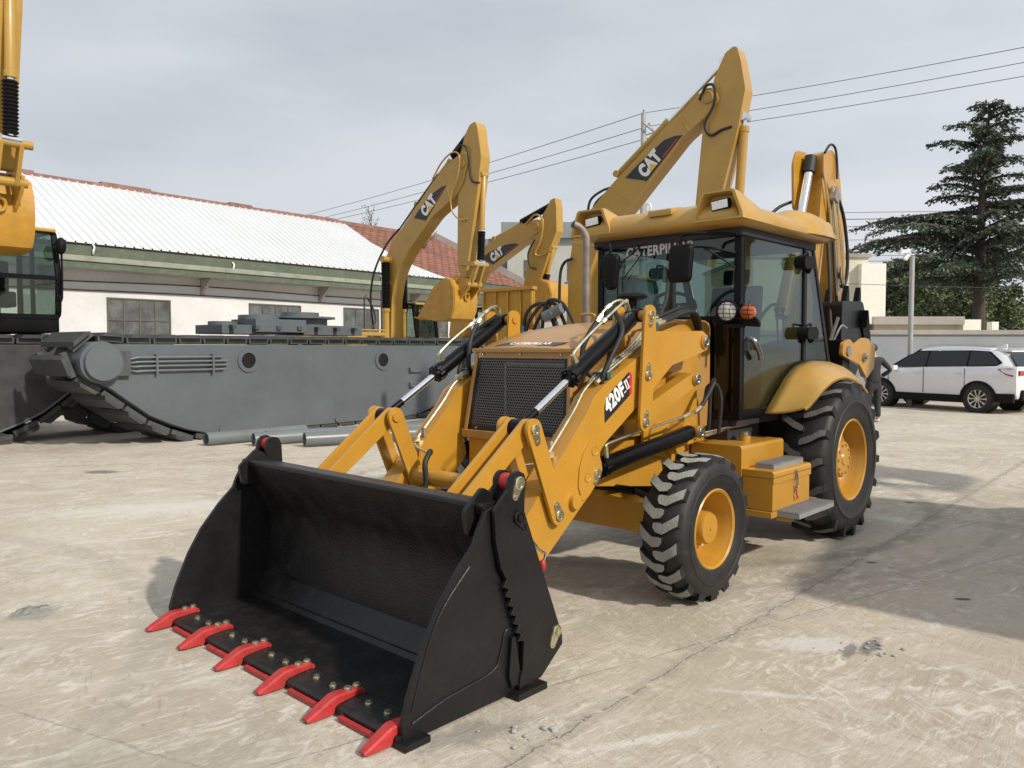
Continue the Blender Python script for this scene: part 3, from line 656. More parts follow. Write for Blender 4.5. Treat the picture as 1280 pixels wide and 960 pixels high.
# model decal on the outer face of the left arm
dec = [(3.062, 1.197), (3.066, 1.300), (3.035, 1.352), (2.985, 1.398), (2.80, 1.513), (2.775, 1.505), (2.768, 1.478), (2.770, 1.372)]
mb = MB(); mb.prism(dec, 'xz', .690, .6925); dm = mb.build('model_decal', M['decal'], armL)
mb = MB(); mb.prism([(2.800, 1.513), (2.776, 1.506), (2.768, 1.478), (2.770, 1.372), (2.795, 1.357), (2.800, 1.46)], 'xz', .6915, .694); mb.build('decal_stripe', M['decalred'], dm)
dr = Vector((-.235, 0, .150)); text('lettering', '420F', .128, (2.958, .6945, 1.350), dr, (.1, 0, 1), M['white'], dm, bold=.045, shear=0, sx=.86)
text('lettering', 'II', .095, (2.826, .6945, 1.430), dr, (.1, 0, 1), M['white'], dm, bold=.012, sx=.9)
mb = MB()
for dx in (2.848, 2.806):
    for dz in (-.034, .034):
        c = Vector((dx, .694, 1.432+(2.828-dx)*.64)) + Vector((.1, 0, 1)).normalized()*dz
        bar(mb, c-dr.normalized()*.013+Vector((0, .001, 0)), c+dr.normalized()*.013+Vector((0, .001, 0)), .002, .006, up=(.1, 0, 1))
mb.build('lettering_serif', M['white'], dm)

# ---- hydraulic cylinders
def cylinder(name, parent, p0, p1, gl, rb, rrod, eye=.045):
    """barrel from p0 to gl, chrome rod gl to p1"""
    p0, p1 = Vector(p0), Vector(p1); d = (p1-p0).normalized(); g = p0+(p1-p0)*gl
    mb = MB(); mb.lathe([(rb*.55, .0), (rb*.9, .03), (rb, .06), (rb, (g-p0).length-.09), (rb*1.14, (g-p0).length-.085), (rb*1.14, (g-p0).length-.03), (rb*.98, (g-p0).length-.025), (rb*.98, (g-p0).length), (rrod*1.1, (g-p0).length+.002)], p0, d, 32)
    mb.cyl(p0-Vector((0, .05, 0)), p0+Vector((0, .05, 0)), eye, n=20)
    a, b = frame_from(d)
    for k in range(8):
        t = k*math.pi/4; c = g-d*.028+(a*math.cos(t)+b*math.sin(t))*rb*1.06; mb.cyl(c-d*.03, c+d*.012, .012, n=6)
    c = mb.build(name, M['blackgloss'], parent)
    r = MB(); r.cyl(g, p1-d*.17, rrod, n=24); r.build('piston_rod', M['chrome'], c)
    r = MB(); r.cyl(p1-d*.17, p1-d*.02, rrod*1.08, n=24); r.cyl(p1-Vector((0, .045, 0)), p1+Vector((0, .045, 0)), eye*1.15, n=24); r.build('rod_end', M['blackgloss'], c)
    return c
for s in (1, -1):
    c = cylinder('tilt_cylinder', L, (2.625, s*.612, 1.888), (3.778, s*.612, 1.213), .615, .052, .023)
    hb = MB(); B0 = Vector((2.625, s*.612, 1.888)); D = (Vector((3.778, s*.612, 1.213))-B0).normalized(); UP = Vector((0, 0, 1)); UP = (UP-D*UP.dot(D)).normalized()
    at = lambda t, h, dv=0: B0+D*t+UP*h+Vector((0, s*dv, 0))
    hb.tube([at(.03, .05), at(.03, .11), at(.06, .135), at(.45, .135), at(.66, .12), at(.70, .10), at(.705, .05)], .0085, 8, 4)
    hb.tube([at(.03, .05, -.03), at(.02, .12, -.03), at(.10, .16, -.04), at(.22, .16, -.05), at(.27, .145, -.05)], .0085, 8, 4)
    hb.build('hydraulic_pipe', M['brass'], c)
    fb = MB()
    for p, q in ((at(.69, .05), at(.70, .11)), (at(.04, .12), at(.075, .137)), (at(.15, .16, -.045), at(.20, .16, -.05)), (at(.26, .148, -.05), at(.32, .13, -.055)), (at(.30, .135, .0), at(.34, .132, 0))): fb.cyl(p, q, .017, n=6)
    fb.build('pipe_fitting', M['brass'], c)
    hh = MB(); hh.tube([at(.30, .135, -.055), at(.40, .10, -.07), at(.50, .03, -.09), at(.56, -.08, -.08), at(.52, -.17, -.04), at(.40, -.19, .0), at(.28, -.16, .0)], .017, 12, 8)
    hh.tube([at(.10, .09, -.07), at(.25, .03, .065), at(.42, -.05, .065), at(.56, -.13, .05), at(.58, -.21, .03), at(.48, -.25, .01), at(.36, -.235, .01)], .017, 12, 8)
    hh.build('hydraulic_hose', M['rubber'], c)
    cylinder('lift_cylinder', L, (1.905, s*.645, 1.052), (3.135, s*.615, .885), .915, .056, .026)
    hb = MB(); hb.tube([(3.00, s*.66, .99), (3.00, s*.66, 1.035), (2.97, s*.66, 1.06), (2.47, s*.66, 1.125), (2.05, s*.66, 1.172), (1.88, s*.66, 1.20)], .0095, 8, 4)
    hb.cyl((2.985, s*.65, .97), (3.01, s*.66, 1.05), .018, n=8); hb.cyl((2.07, s*.66, 1.165), (1.98, s*.66, 1.185), .017, n=6); hb.cyl((1.90, s*.66, 1.195), (1.80, s*.66, 1.235), .017, n=6)
    hb.build('lift_pipe', M['brass'], L)
    hb = MB(); hb.tube([(1.82, s*.66, 1.225), (1.72, s*.66, 1.30), (1.62, s*.66, 1.40), (1.55, s*.62, 1.42), (1.52, s*.58, 1.32), (1.51, s*.56, 1.05), (1.50, s*.52, .97)], .016, 10, 6)
    hb.tube([(1.80, s*.63, 1.20), (1.70, s*.63, 1.27), (1.60, s*.60, 1.37), (1.50, s*.62, 1.38), (1.46, s*.64, 1.25), (1.46, s*.62, 1.0)], .016, 10, 6)
    hb.build('lift_hose', M['rubber'], L)
hb = MB()
for k, (y0, dz) in enumerate(((.60, 0), (.57, .02), (.63, -.01))):
    hb.tube([(2.30, y0, 1.86+dz), (2.12, y0-.02, 1.90+dz), (1.92, y0-.03, 1.945+dz), (1.74, y0-.06, 1.94+dz), (1.62, y0-.09, 1.86+dz), (1.56, y0-.12, 1.72)], .015, 10, 6)
hb.tube([(2.24, .56, 1.88), (2.05, .5, 2.02), (1.90, .42, 2.14), (1.76, .34, 2.16), (1.64, .26, 2.05), (1.58, .2, 1.9)], .015, 10, 6)
hb.build('hose_bundle', M['rubber'], L)
hb = MB()
for y0, dz in ((.60, 0), (.57, .02), (.63, -.01)): hb.cyl((2.40, y0, 1.84+dz), (2.28, y0, 1.865+dz), .017, n=6); hb.tube([(2.46, y0+.02, 1.81), (2.40, y0, 1.835+dz), (2.3, y0, 1.86+dz)], .010, 8, 4)
hb.build('hose_fitting', M['brass'], L)

# ---- bucket
B = empty('bucket', (0, 0, 0), 0, L)
front = [(5.045, .030), (5.045, .10), (5.010, .215), (4.925, .407), (4.838, .551), (4.720, .69), (4.625, .78), (4.600, .84), (4.552, .925)]
side_poly = front+[(4.43, .955), (4.38, .85), (4.33, .45), (4.27, .12), (4.25, .018), (5.0, .018)]
for s in (1, -1):
    mb = MB(); mb.prism(side_poly, 'xz', s*1.090, s*1.116); sp = mb.build('side_plate', M['black'], B, bevel=.004)
    mb = MB()                                          # weld line along the cutting shoe
    mb.tube([(5.00, s*1.118, .09), (4.80, s*1.118, .135), (4.52, s*1.118, .165), (4.46, s*1.118, .24), (4.43, s*1.118, .33), (4.40, s*1.118, .34)], .006, 6, 3)
    mb.tube([(5.00, s*1.117, .14), (4.90, s*1.117, .407), (4.81, s*1.117, .551), (4.66, s*1.117, .69)], .005, 6, 3)
    mb.build('weld_bead', M['black'], sp)
    jag = [(4.530, .925), (4.435, 1.010), (4.425, 1.055), (4.402, 1.085), (4.365, 1.092), (4.328, 1.075), (4.312, 1.035), (4.322, .985), (4.325, .895), (4.040, .225), (4.036, .175), (4.20, .052), (4.36, .040), (4.352, .10), (4.335, .132), (4.329, .27)]
    n = 7
    for k in range(n):
        t0 = k/n; a_ = (4.329+(4.450-4.329)*t0, .27+(.60-.27)*t0); t1 = (k+1)/n; b_ = (4.329+(4.450-4.329)*t1, .27+(.60-.27)*t1)
        jag += [(a_[0]+.042, a_[1]+.006), (b_[0]-.002, b_[1]-.012)]
    jag += [(4.489, .658), (4.520, .783)]
    mb = MB(); mb.prism(jag, 'xz', s*1.126, s*1.148); jp = mb.build('clam_plate', M['black'], B, bevel=.003)
    mb = MB(); mb.prism(rpoly([(4.42, .95), (4.425, 1.055), (4.39, 1.09), (4.33, 1.08), (4.31, 1.03), (4.30, .80), (4.40, .70)], .02), 'xz', s*1.03, s*1.055); mb.prism(rpoly([(4.60, .80), (4.62, .92), (4.50, 1.02), (4.43, .98), (4.40, .80)], .02), 'xz', s*1.02, s*1.045)
    mb.build('inner_lug', M['black'], B, bevel=.004)
    mb = MB(); mb.cyl((4.368, s*1.055, 1.035), (4.368, s*1.125, 1.035), .040, n=24); mb.build('red_bushing', M['red'], B)
    pin_plate(B, (4.368, 1.035), (4.395, .975), s*1.148, s).build('pin_retainer', M['brass'], B)
    pin_plate(B, (4.09, .255), (4.12, .195), s*1.148, s).build('pin_retainer', M['brass'], B)
    pin_plate(B, (4.372, .872), (4.325, .822), s*1.148, s, 'black').build('pin_cap', M['black'], B)
    mb = MB(); mb.bb(4.93, 5.07, s*1.06, s*1.16, .002, .032); mb.build('skid_shoe', M['black'], B, bevel=.005); mb = MB(); mb.bb(4.19, 4.40, s*1.06, s*1.18, .002, .035); mb.build('skid_shoe', M['black'], B, bevel=.005)
    mb = MB(); mb.prism([(4.33, .06), (4.40, .06), (4.42, .12), (4.40, .30), (4.375, .30)], 'xz', s*1.116, s*1.138); mb.build('plate_guide', M['black'], B, bevel=.004)
    mb = MB(); mb.cyl((4.24, s*1.03, .78), (4.06, s*.98, .64), .02, n=12); mb.tube([(4.08, s*.99, .66), (4.03, s*1.0, .62), (4.0, s*1.0, .60), (4.01, s*1.0, .56)], .007, 8, 4)
    mb.build('clam_rod', M['steel'], B); mb = MB(); mb.ball((4.02, s*1.0, .545), (.02, .02, .03), 10, 8); mb.build('rod_knob', M['red'], B)
# shell: back wall and floor as one curved section across the bucket
inner = [(4.556, .93), (4.505, .83), (4.450, .74), (4.412, .67), (4.378, .60), (4.366, .49), (4.372, .39), (4.388, .29), (4.398, .20), (4.4055, .197), (4.440, .125), (4.470, .082), (4.485, .078), (4.500, .052), (4.56, .050), (4.75, .048), (4.945, .046)]
outer = [(4.945, .018), (4.50, .018), (4.43, .045), (4.385, .12), (4.355, .29), (4.335, .49), (4.345, .61), (4.385, .72), (4.43, .82), (4.46, .93)]
mb = MB(); mb.prism(inner+outer, 'xz', -1.091, 1.091); mb.build('bucket_shell', M['blackfloor'], B, bevel=0)
mb = MB(); mb.prism(rpoly([(4.558, .926), (4.560, .945), (4.55, .955), (4.44, .952), (4.43, .92)], .004, 2), 'xz', -1.10, 1.10); mb.build('top_rail', M['black'], B, bevel=.005)
for s in (1, -1):
    mb = MB(); mb.add([(4.545, s*1.088, .90), (4.545, s*.96, .90), (4.43, s*1.088, .715), (4.44, s*1.088, .90)], [(0, 1, 2), (0, 3, 1), (1, 3, 2), (0, 2, 3)]); mb.build('corner_gusset', M['black'], B)
mb = MB(); mb.prism([(4.90, .047), (4.915, .060), (5.045, .052), (5.068, .040), (5.068, .022), (4.90, .022)], 'xz', -1.11, 1.11); ce = mb.build('cutting_edge', M['blackfloor'], B, bevel=.002)
mb = MB(); mb.tube([(4.897, -1.08, .050), (4.897, 0, .050), (4.897, 1.08, .050)], .006, 6, 10); mb.build('weld_bead', M['black'], ce)
VT = [-1.045+2.09*i/5 for i in range(6)]
for v in VT:
    mb = MB(); rings = []
    for x, zt, zb, hw_ in ((4.895, .070, .052, .028), (4.915, .084, .052, .032), (4.97, .084, .053, .030), (5.02, .088, .053, .033), (5.06, .087, .046, .034), (5.075, .083, .012, .034), (5.13, .058, .010, .031), (5.185, .032, .009, .026), (5.205, .022, .012, .023)):
        rings.append([Vector((x, v-hw_, zb)), Vector((x, v+hw_, zb)), Vector((x, v+hw_, zt-.008)), Vector((x, v+hw_*.72, zt)), Vector((x, v-hw_*.72, zt)), Vector((x, v-hw_, zt-.008))])
    mb.loft(rings); t = mb.build('bucket_tooth', M['red'], B, bevel=0)
    mb = MB()
    for x in (4.925, 4.975): mb.cyl((x, v, .08), (x, v, .100), .015, n=6); mb.cyl((x, v, .08), (x, v, .093), .020, n=16)
    mb.build('tooth_bolt', M['brass'], B)
for i in range(5):
    a, b = VT[i], VT[i+1]
    mb = MB(); mb.bb(5.072, 5.094, a+.09, b-.045, .006, .026); mb.build('edge_guard', M['red'], B, bevel=.003)
    mb = MB()
    for q in (.35, .68):
        y = a+(b-a)*q; mb.cyl((4.965, y, .05), (4.965, y, .073), .014, n=6); mb.cyl((4.965, y, .05), (4.965, y, .063), .018, n=14)
    mb.build('edge_bolt', M['brass'], B)
mb = MB(); mb.bb(4.02, 4.36, -.75, .75, .25, .45); mb.prism([(4.28, .70), (4.37, .72), (4.40, .82), (4.30, .86)], 'xz', -.9, .9)
for s in (1, -1):
    for v in (.47, .72): mb.prism([(4.36, .15), (4.02, .2), (4.0, .34), (4.26, .72), (4.38, .80), (4.35, .66), (4.32, .45)], 'xz', s*v, s*(v+.025))
mb.build('bucket_carrier', M['black'], B, bevel=.006)
mb = MB(); mb.tube([(3.56, -.40, .96), (3.60, -.36, .97), (3.66, -.34, .90), (3.66, -.33, .78), (3.68, -.34, .70)], .019, 12, 6); mb.tube([(3.56, .40, .96), (3.60, .36, .97), (3.66, .34, .90), (3.70, .32, .78), (3.8, .34, .66)], .019, 12, 6)
mb.build('bucket_hose', M['rubber'], L)

# ---- fuel tank, tool box, steps
mb = MB(); mb.prism(rpoly([(.42, .50), (.852, .50), (.852, .925), (.42, .925)], .03, 4, [0, .02, .03, 0]), 'yz', .785, 1.53); tk = mb.build('fuel_tank', M['yellow'], L, bevel=.005)
mb = MB(); mb.cyl((1.17, .70, .92), (1.17, .70, .975), .042, n=28); mb.build('filler_neck', M['yellow'], tk)
mb = MB(); mb.cyl((1.17, .70, .972), (1.17, .70, .992), .047, n=28); mb.bb(1.12, 1.22, .69, .71, .99, 1.0); mb.build('filler_cap', M['steel'], tk)
mb = MB(); mb.tube([(1.60, .56, 1.01), (1.3, .60, 1.03), (.95, .62, 1.035)], .008, 6, 3); mb.tube([(1.6, .58, .99), (1.25, .58, 1.02)], .012, 6, 3); mb.build('tank_rod', M['brass'], L)
mb = MB(); mb.bb(.845, 1.515, .855, 1.098, .452, .70); tb = mb.build('tool_box', M['yellow'], L, bevel=.008)
mb = MB(); mb.prism(rpoly([(.855, .702), (1.104, .702), (1.106, .70), (1.106, .738), (1.09, .752), (.855, .752)], .006, 2), 'yz', .838, 1.522); mb.prism([(1.09, .66), (1.106, .66), (1.106, .71), (1.09, .71)], 'yz', .838, 1.522); mb.build('tool_box_lid', M['yellow'], tb, bevel=.003)
mb = MB(); mb.bb(1.115, 1.155, 1.106, 1.114, .66, .725); mb.bb(1.12, 1.15, 1.10, 1.112, .56, .60); mb.tube([(1.125, 1.116, .70), (1.12, 1.122, .62), (1.135, 1.124, .59), (1.15, 1.122, .62), (1.145, 1.116, .70)], .005, 6, 3); mb.build('latch', M['steel'], tb)
mb = MB(); mb.tube([(1.135, 1.118, .57), (1.15, 1.122, .54), (1.125, 1.122, .52), (1.14, 1.12, .50)], .006, 6, 3); mb.build('latch_tag', M['red'], tb)
def step(x0, x1, y0, y1, z, nm):
    mb = MB(); mb.bb(x0, x1, y0, y1, z-.045, z-.012)
    n = int((y1-y0)/.016)
    for i in range(n):
        y = y0+(i+.15)*(y1-y0)/n; mb.bb(x0, x1, y, y+.009, z-.013, z)
    k = int((x1-x0)/.030)
    for i in range(k):
        x = x0+(i+.2)*(x1-x0)/k; mb.bb(x, x+.014, y0, y1, z-.0125, z+.004)
    return mb.build('step', M['greystep'], L)
step(.86, 1.40, .90, 1.05, .79, 0); step(.78, 1.44, 1.08, 1.27, .455, 1)
mb = MB(); mb.bb(.70, 1.54, .80, 1.10, .405, .450); mb.bb(.78, .84, 1.10, 1.22, .375, .41); mb.bb(1.36, 1.42, 1.08, 1.20, .375, .41); mb.bb(.70, .76, .5, .84, .405, .6); mb.bb(1.4, 1.5, .5, .84, .405, .50); mb.build('step_bracket', M['yellow'], L, bevel=.005)

# ---- cab
CAB = empty('cab', (0, 0, 0), 0, L)
W_ = .70
mb = MB()
for s in (1, -1):
    y = s*W_
    bar(mb, (1.245, y-s*.03, 1.10), (1.245, y-s*.03, 2.66), .06, .065, (1, 0, 0))            # front pillar
    bar(mb, (.03, y-s*.02, 1.50), (.03, y-s*.02, 2.66), .05, .06, (1, 0, 0))               # door pillar
    bar(mb, (-.56, y-s*.03, 1.50), (-.10, y-s*.03, 2.66), .055, .065, (0, 1, 0))             # rear pillar
    bar(mb, (1.27, y-s*.03, 2.64), (-.15, y-s*.03, 2.64), .06, .07)
    bar(mb, (1.25, y-s*.03, 1.13), (.68, y-s*.03, 1.13), .05, .05)
    pth = [(.68, 1.13), (.56, 1.28), (.40, 1.41), (.22, 1.50), (.0, 1.54), (-.30, 1.545), (-.60, 1.53)]
    for p, q in zip(pth[:-1], pth[1:]): bar(mb, (p[0], y-s*.03, p[1]), (q[0], y-s*.03, q[1]), .05, .05)
bar(mb, (1.25, -.68, 2.64), (1.25, .68, 2.64), .06, .10); bar(mb, (-.12, -.68, 2.64), (-.12, .68, 2.64), .06, .08); bar(mb, (-.58, -.68, 1.53), (-.58, .68, 1.53), .06, .06)
bar(mb, (1.26, -.68, 1.91), (1.26, .68, 1.91), .03, .04); bar(mb, (1.26, .42, 1.13), (1.26, .42, 1.92), .04, .05); bar(mb, (1.26, -.42, 1.13), (1.26, -.42, 1.92), .04, .05)
bar(mb, (1.26, -.68, 1.13), (1.26, .68, 1.13), .04, .08)
mb.build('cab_frame', M['blackgloss'], CAB, bevel=.008)
mb = MB()
mb.bb(-.5, 1.24, -.66, .66, 1.04, 1.12); mb.bb(-.55, .1, -.64, .64, 1.1, 1.5)
mb.bb(1.0, 1.22, -.40, .40, 1.12, 1.88); mb.bb(.72, 1.27, -.60, .60, .86, 1.1)
mb.build('cab_floor', M['liner'], CAB, bevel=.01)
mb = MB(); mb.bb(-.1, 1.20, -.64, .64, 2.60, 2.635); mb.build('roof_liner', M['liner'], CAB)
def glass(name, pts, m, par, th=.006):
    P = [Vector(p) for p in pts]; n = (P[1]-P[0]).cross(P[2]-P[0]).normalized()*th/2
    mb = MB(); mb.loft([[p-n for p in P], [p+n for p in P]]); return mb.build(name, m, par)
ws = glass('windshield', [(1.262, -.645, 1.93), (1.262, .645, 1.93), (1.262, .645, 2.60), (1.262, -.645, 2.60)], M['glass'], CAB)
for s in (1, -1): glass('lower_front_glass', [(1.262, s*.44, 1.17), (1.262, s*.645, 1.17), (1.262, s*.645, 1.89), (1.262, s*.44, 1.89)], M['glassdark'], CAB)
text('lettering', 'CATERPILLAR', .118, (1.268, -.06, 2.505), (0, 1, .03), (0, 0, 1), M['greyletter'], ws, bold=.03, sx=.90)
for s in (1, -1):
    d = empty('door', (0, 0, 0), 0, CAB)
    y = s*.690
    out = [(1.215, 1.165), (.67, 1.165), (.55, 1.31), (.39, 1.44), (.21, 1.53), (.065, 1.55), (.065, 2.60), (1.215, 2.60)]
    glass('door_glass', [(x, y, z) for x, z in out], M['glass'], d)
    fm = MB()
    for p, q in zip(out, out[1:]+out[:1]): bar(fm, (p[0], y, p[1]), (q[0], y, q[1]), .018, .024, (0, 1, 0))
    fm.build('door_frame', M['plastic'], d)
    hm = MB(); hm.tube([(1.12, y+s*.02, 1.74), (1.11, y+s*.055, 1.72), (1.04, y+s*.06, 1.64), (.99, y+s*.05, 1.58)], .022, 10, 5); hm.box((1.10, y+s*.02, 1.70), (.06, .04, .10)); hm.build('door_handle', M['steel'], d)
    hm = MB(); hm.tube([(1.10, y-s*.05, 1.25), (1.0, y-s*.06, 1.55), (.85, y-s*.06, 1.85), (.62, y-s*.06, 2.02), (.45, y-s*.06, 2.05)], .014, 8, 5); hm.build('grab_rail', M['plastic'], d)
    for hx, hz in ((.17, 2.42), (.08, 1.80)):
        hg = MB()
        hg.prism(rpoly([(hx-.10, hz-.05), (hx+.10, hz-.055), (hx+.13, hz), (hx+.09, hz+.055), (hx-.08, hz+.06), (hx-.13, hz+.01)], .03, 4), 'xz', s*.70, s*.80); hg.ball((hx-.09, s*.74, hz-.02), (.04, .035, .07), 14, 10)
        hg.tube([(hx-.1, s*.73, hz+.07), (hx, s*.77, hz+.085), (hx+.08, s*.73, hz+.05)], .010, 8, 4)
        hg.build('door_hinge', M['plastic'], d, bevel=0)
    glass('quarter_glass', [(-.0, s*.692, 1.56), (-.0, s*.692, 2.60), (-.10, s*.692, 2.60), (-.52, s*.692, 1.56)], M['glass'], CAB)
glass('rear_window', [(-.58, -.63, 1.58), (-.58, .63, 1.58), (-.15, .63, 2.58), (-.15, -.63, 2.58)], M['glass'], CAB)
# cab interior
mb = MB(); mb.prism(rpoly([(.05, 1.52), (.50, 1.55), (.52, 1.66), (.10, 1.66)], .03), 'xz', -.27, .27); mb.prism(rpoly([(-.02, 1.62), (.12, 1.62), (.02, 2.26), (-.10, 2.26)], .04), 'xz', -.24, .24)
mb.prism(rpoly([(-.06, 2.28), (.03, 2.28), (.02, 2.42), (-.08, 2.42)], .03), 'xz', -.12, .12); mb.build('seat', M['seat'], CAB, bevel=.02)
mb = MB(); mb.bb(.1, .3, -.2, .2, 1.12, 1.52); mb.build('seat_base', M['plastic'], CAB, bevel=.02)
mb = MB(); sw = []
for i in range(33):
    t = 2*math.pi*i/32; sw.append((.86+.07*math.cos(t), -.15+.205*math.sin(t), 2.06+.185*math.cos(t)*.55))
mb.tube(sw, .016, 10, 2); mb.cyl((.98, -.15, 1.6), (.86, -.15, 2.06), .03); bar(mb, (.86, -.34, 2.06), (.86, .04, 2.06), .02, .02); mb.build('steering_wheel', M['plastic'], CAB)
mb = MB(); mb.prism(rpoly([(.85, 1.5), (1.15, 1.5), (1.10, 1.92), (.92, 1.96)], .03), 'xz', -.30, .02); mb.bb(.1, .75, -.60, -.40, 1.15, 1.78); mb.bb(.1, .6, .42, .56, 1.15, 1.62); mb.bb(-.50, -.2, -.6, .6, 1.5, 1.7)
mb.build('console', M['interior'], CAB, bevel=.02)
mb = MB()
for y, x in ((-.5, .62), (-.45, .5), (.48, .5), (.02, .95), (.3, -.3), (.36, -.3)): mb.cyl((x, y, 1.7), (x+.04, y, 2.02), .010, n=8); mb.ball((x+.04, y, 2.04), .028, 10, 8)
mb.build('control_lever', M['plastic'], CAB)
mb = MB(); mb.tube([(1.30, -.46, 1.90), (1.30, -.45, 2.36), (1.29, -.30, 2.50), (1.285, -.24, 2.555)], .006, 6, 4); mb.tube([(1.30, -.40, 2.28), (1.29, -.24, 2.46), (1.285, -.20, 2.53)], .005, 6, 4); mb.build('wiper', M['plastic'], CAB)
# mirrors
for s in (1, -1):
    m_ = empty('mirror', (0, 0, 0), 0, CAB)
    if s > 0: yc, zc, hwm, hh, base = .352, 2.335, .112, .150, .66
    else: yc, zc, hwm, hh, base = -.326, 2.315, .095, .155, -.66
    mb = MB(); sec = []
    pl = rpoly([(yc-hwm*.86, zc-hh), (yc+hwm*.80, zc-hh), (yc+hwm, zc+hh), (yc-hwm*.9, zc+hh*.98)] if s > 0 else [(yc-hwm*.5, zc-hh), (yc+hwm*.6, zc-hh), (yc+hwm, zc+hh*.8), (yc+hwm*.4, zc+hh), (yc-hwm, zc+hh*.8)], .045, 5)
    c0 = Vector((0, yc, zc))
    rings = [[Vector((x, yc+(a-yc)*k, zc+(b-zc)*k)) for a, b in pl] for x, k in ((1.575, .93), (1.585, 1.0), (1.605, 1.0), (1.63, .90), (1.64, .6))]
    mb.loft(rings); mb.build('mirror_housing', M['plastic'], m_)
    mb = MB(); mb.tube([(1.29, base, 2.56), (1.42, base*.93, 2.56), (1.57, yc+s*.10, 2.565), (1.60, yc+s*.02, 2.55), (1.60, yc-.0, 2.50), (1.60, yc, 2.46)], .014, 8, 5)
    mb.tube([(1.29, base, 2.42), (1.45, base*.8, 2.455), (1.60, yc, 2.475)], .009, 8, 3); mb.tube([(1.29, base, 2.30), (1.42, base*.85, 2.40), (1.5, base*.75, 2.455)], .007, 8, 3); mb.build('mirror_arm', M['plastic'], m_)
# front lamp cluster on a guarded bracket
lc = empty('front_lamp_cluster', (0, 0, 0), 0, CAB)
mb = MB(); bar(mb, (1.27, .62, 1.86), (1.40, .72, 1.84), .16, .03); mb.prism(rpoly([(.52, 1.86), (.90, 1.83), (.90, 1.87), (.74, 2.03), (.62, 2.03), (.50, 1.90)], .02), 'yz', 1.33, 1.36); mb.build('lamp_bracket', M['plastic'], lc, bevel=.006)
mb = MB(); mb.lathe([(.02, -.10), (.07, -.06), (.086, 0), (.086, .03), (.078, .034), (.074, .02)], (1.40, .655, 1.958), (1, .15, -.05), 32, caps=False); mb.build('lamp_housing', M['plastic'], lc)
mb = MB(); mb.lathe([(.075, .0), (.072, .022), (.04, .034), (.001, .038)], (1.40, .655, 1.958), (1, .15, -.05), 32); mb.build('headlight', M['lens'], lc)
mb = MB(); mb.lathe([(.001, -.05), (.058, -.045), (.060, .0), (.056, .028), (.03, .045), (.001, .048)], (1.40, .825, 1.945), (1, .35, 0), 28); mb.build('turn_signal', M['amber'], lc)
mb = MB()
for z in (-.05, -.017, .017, .05): mb.tube([(1.44, .57, 1.955+z), (1.475, .66, 1.955+z), (1.47, .80, 1.945+z), (1.44, .89, 1.94+z)], .0032, 6, 4)
for y in (.60, .655, .71, .79, .86): mb.tube([(1.45, y, 1.88), (1.478, y, 1.95), (1.45, y, 2.03)], .0032, 6, 3)
mb.build('lamp_guard', M['plastic'], lc)
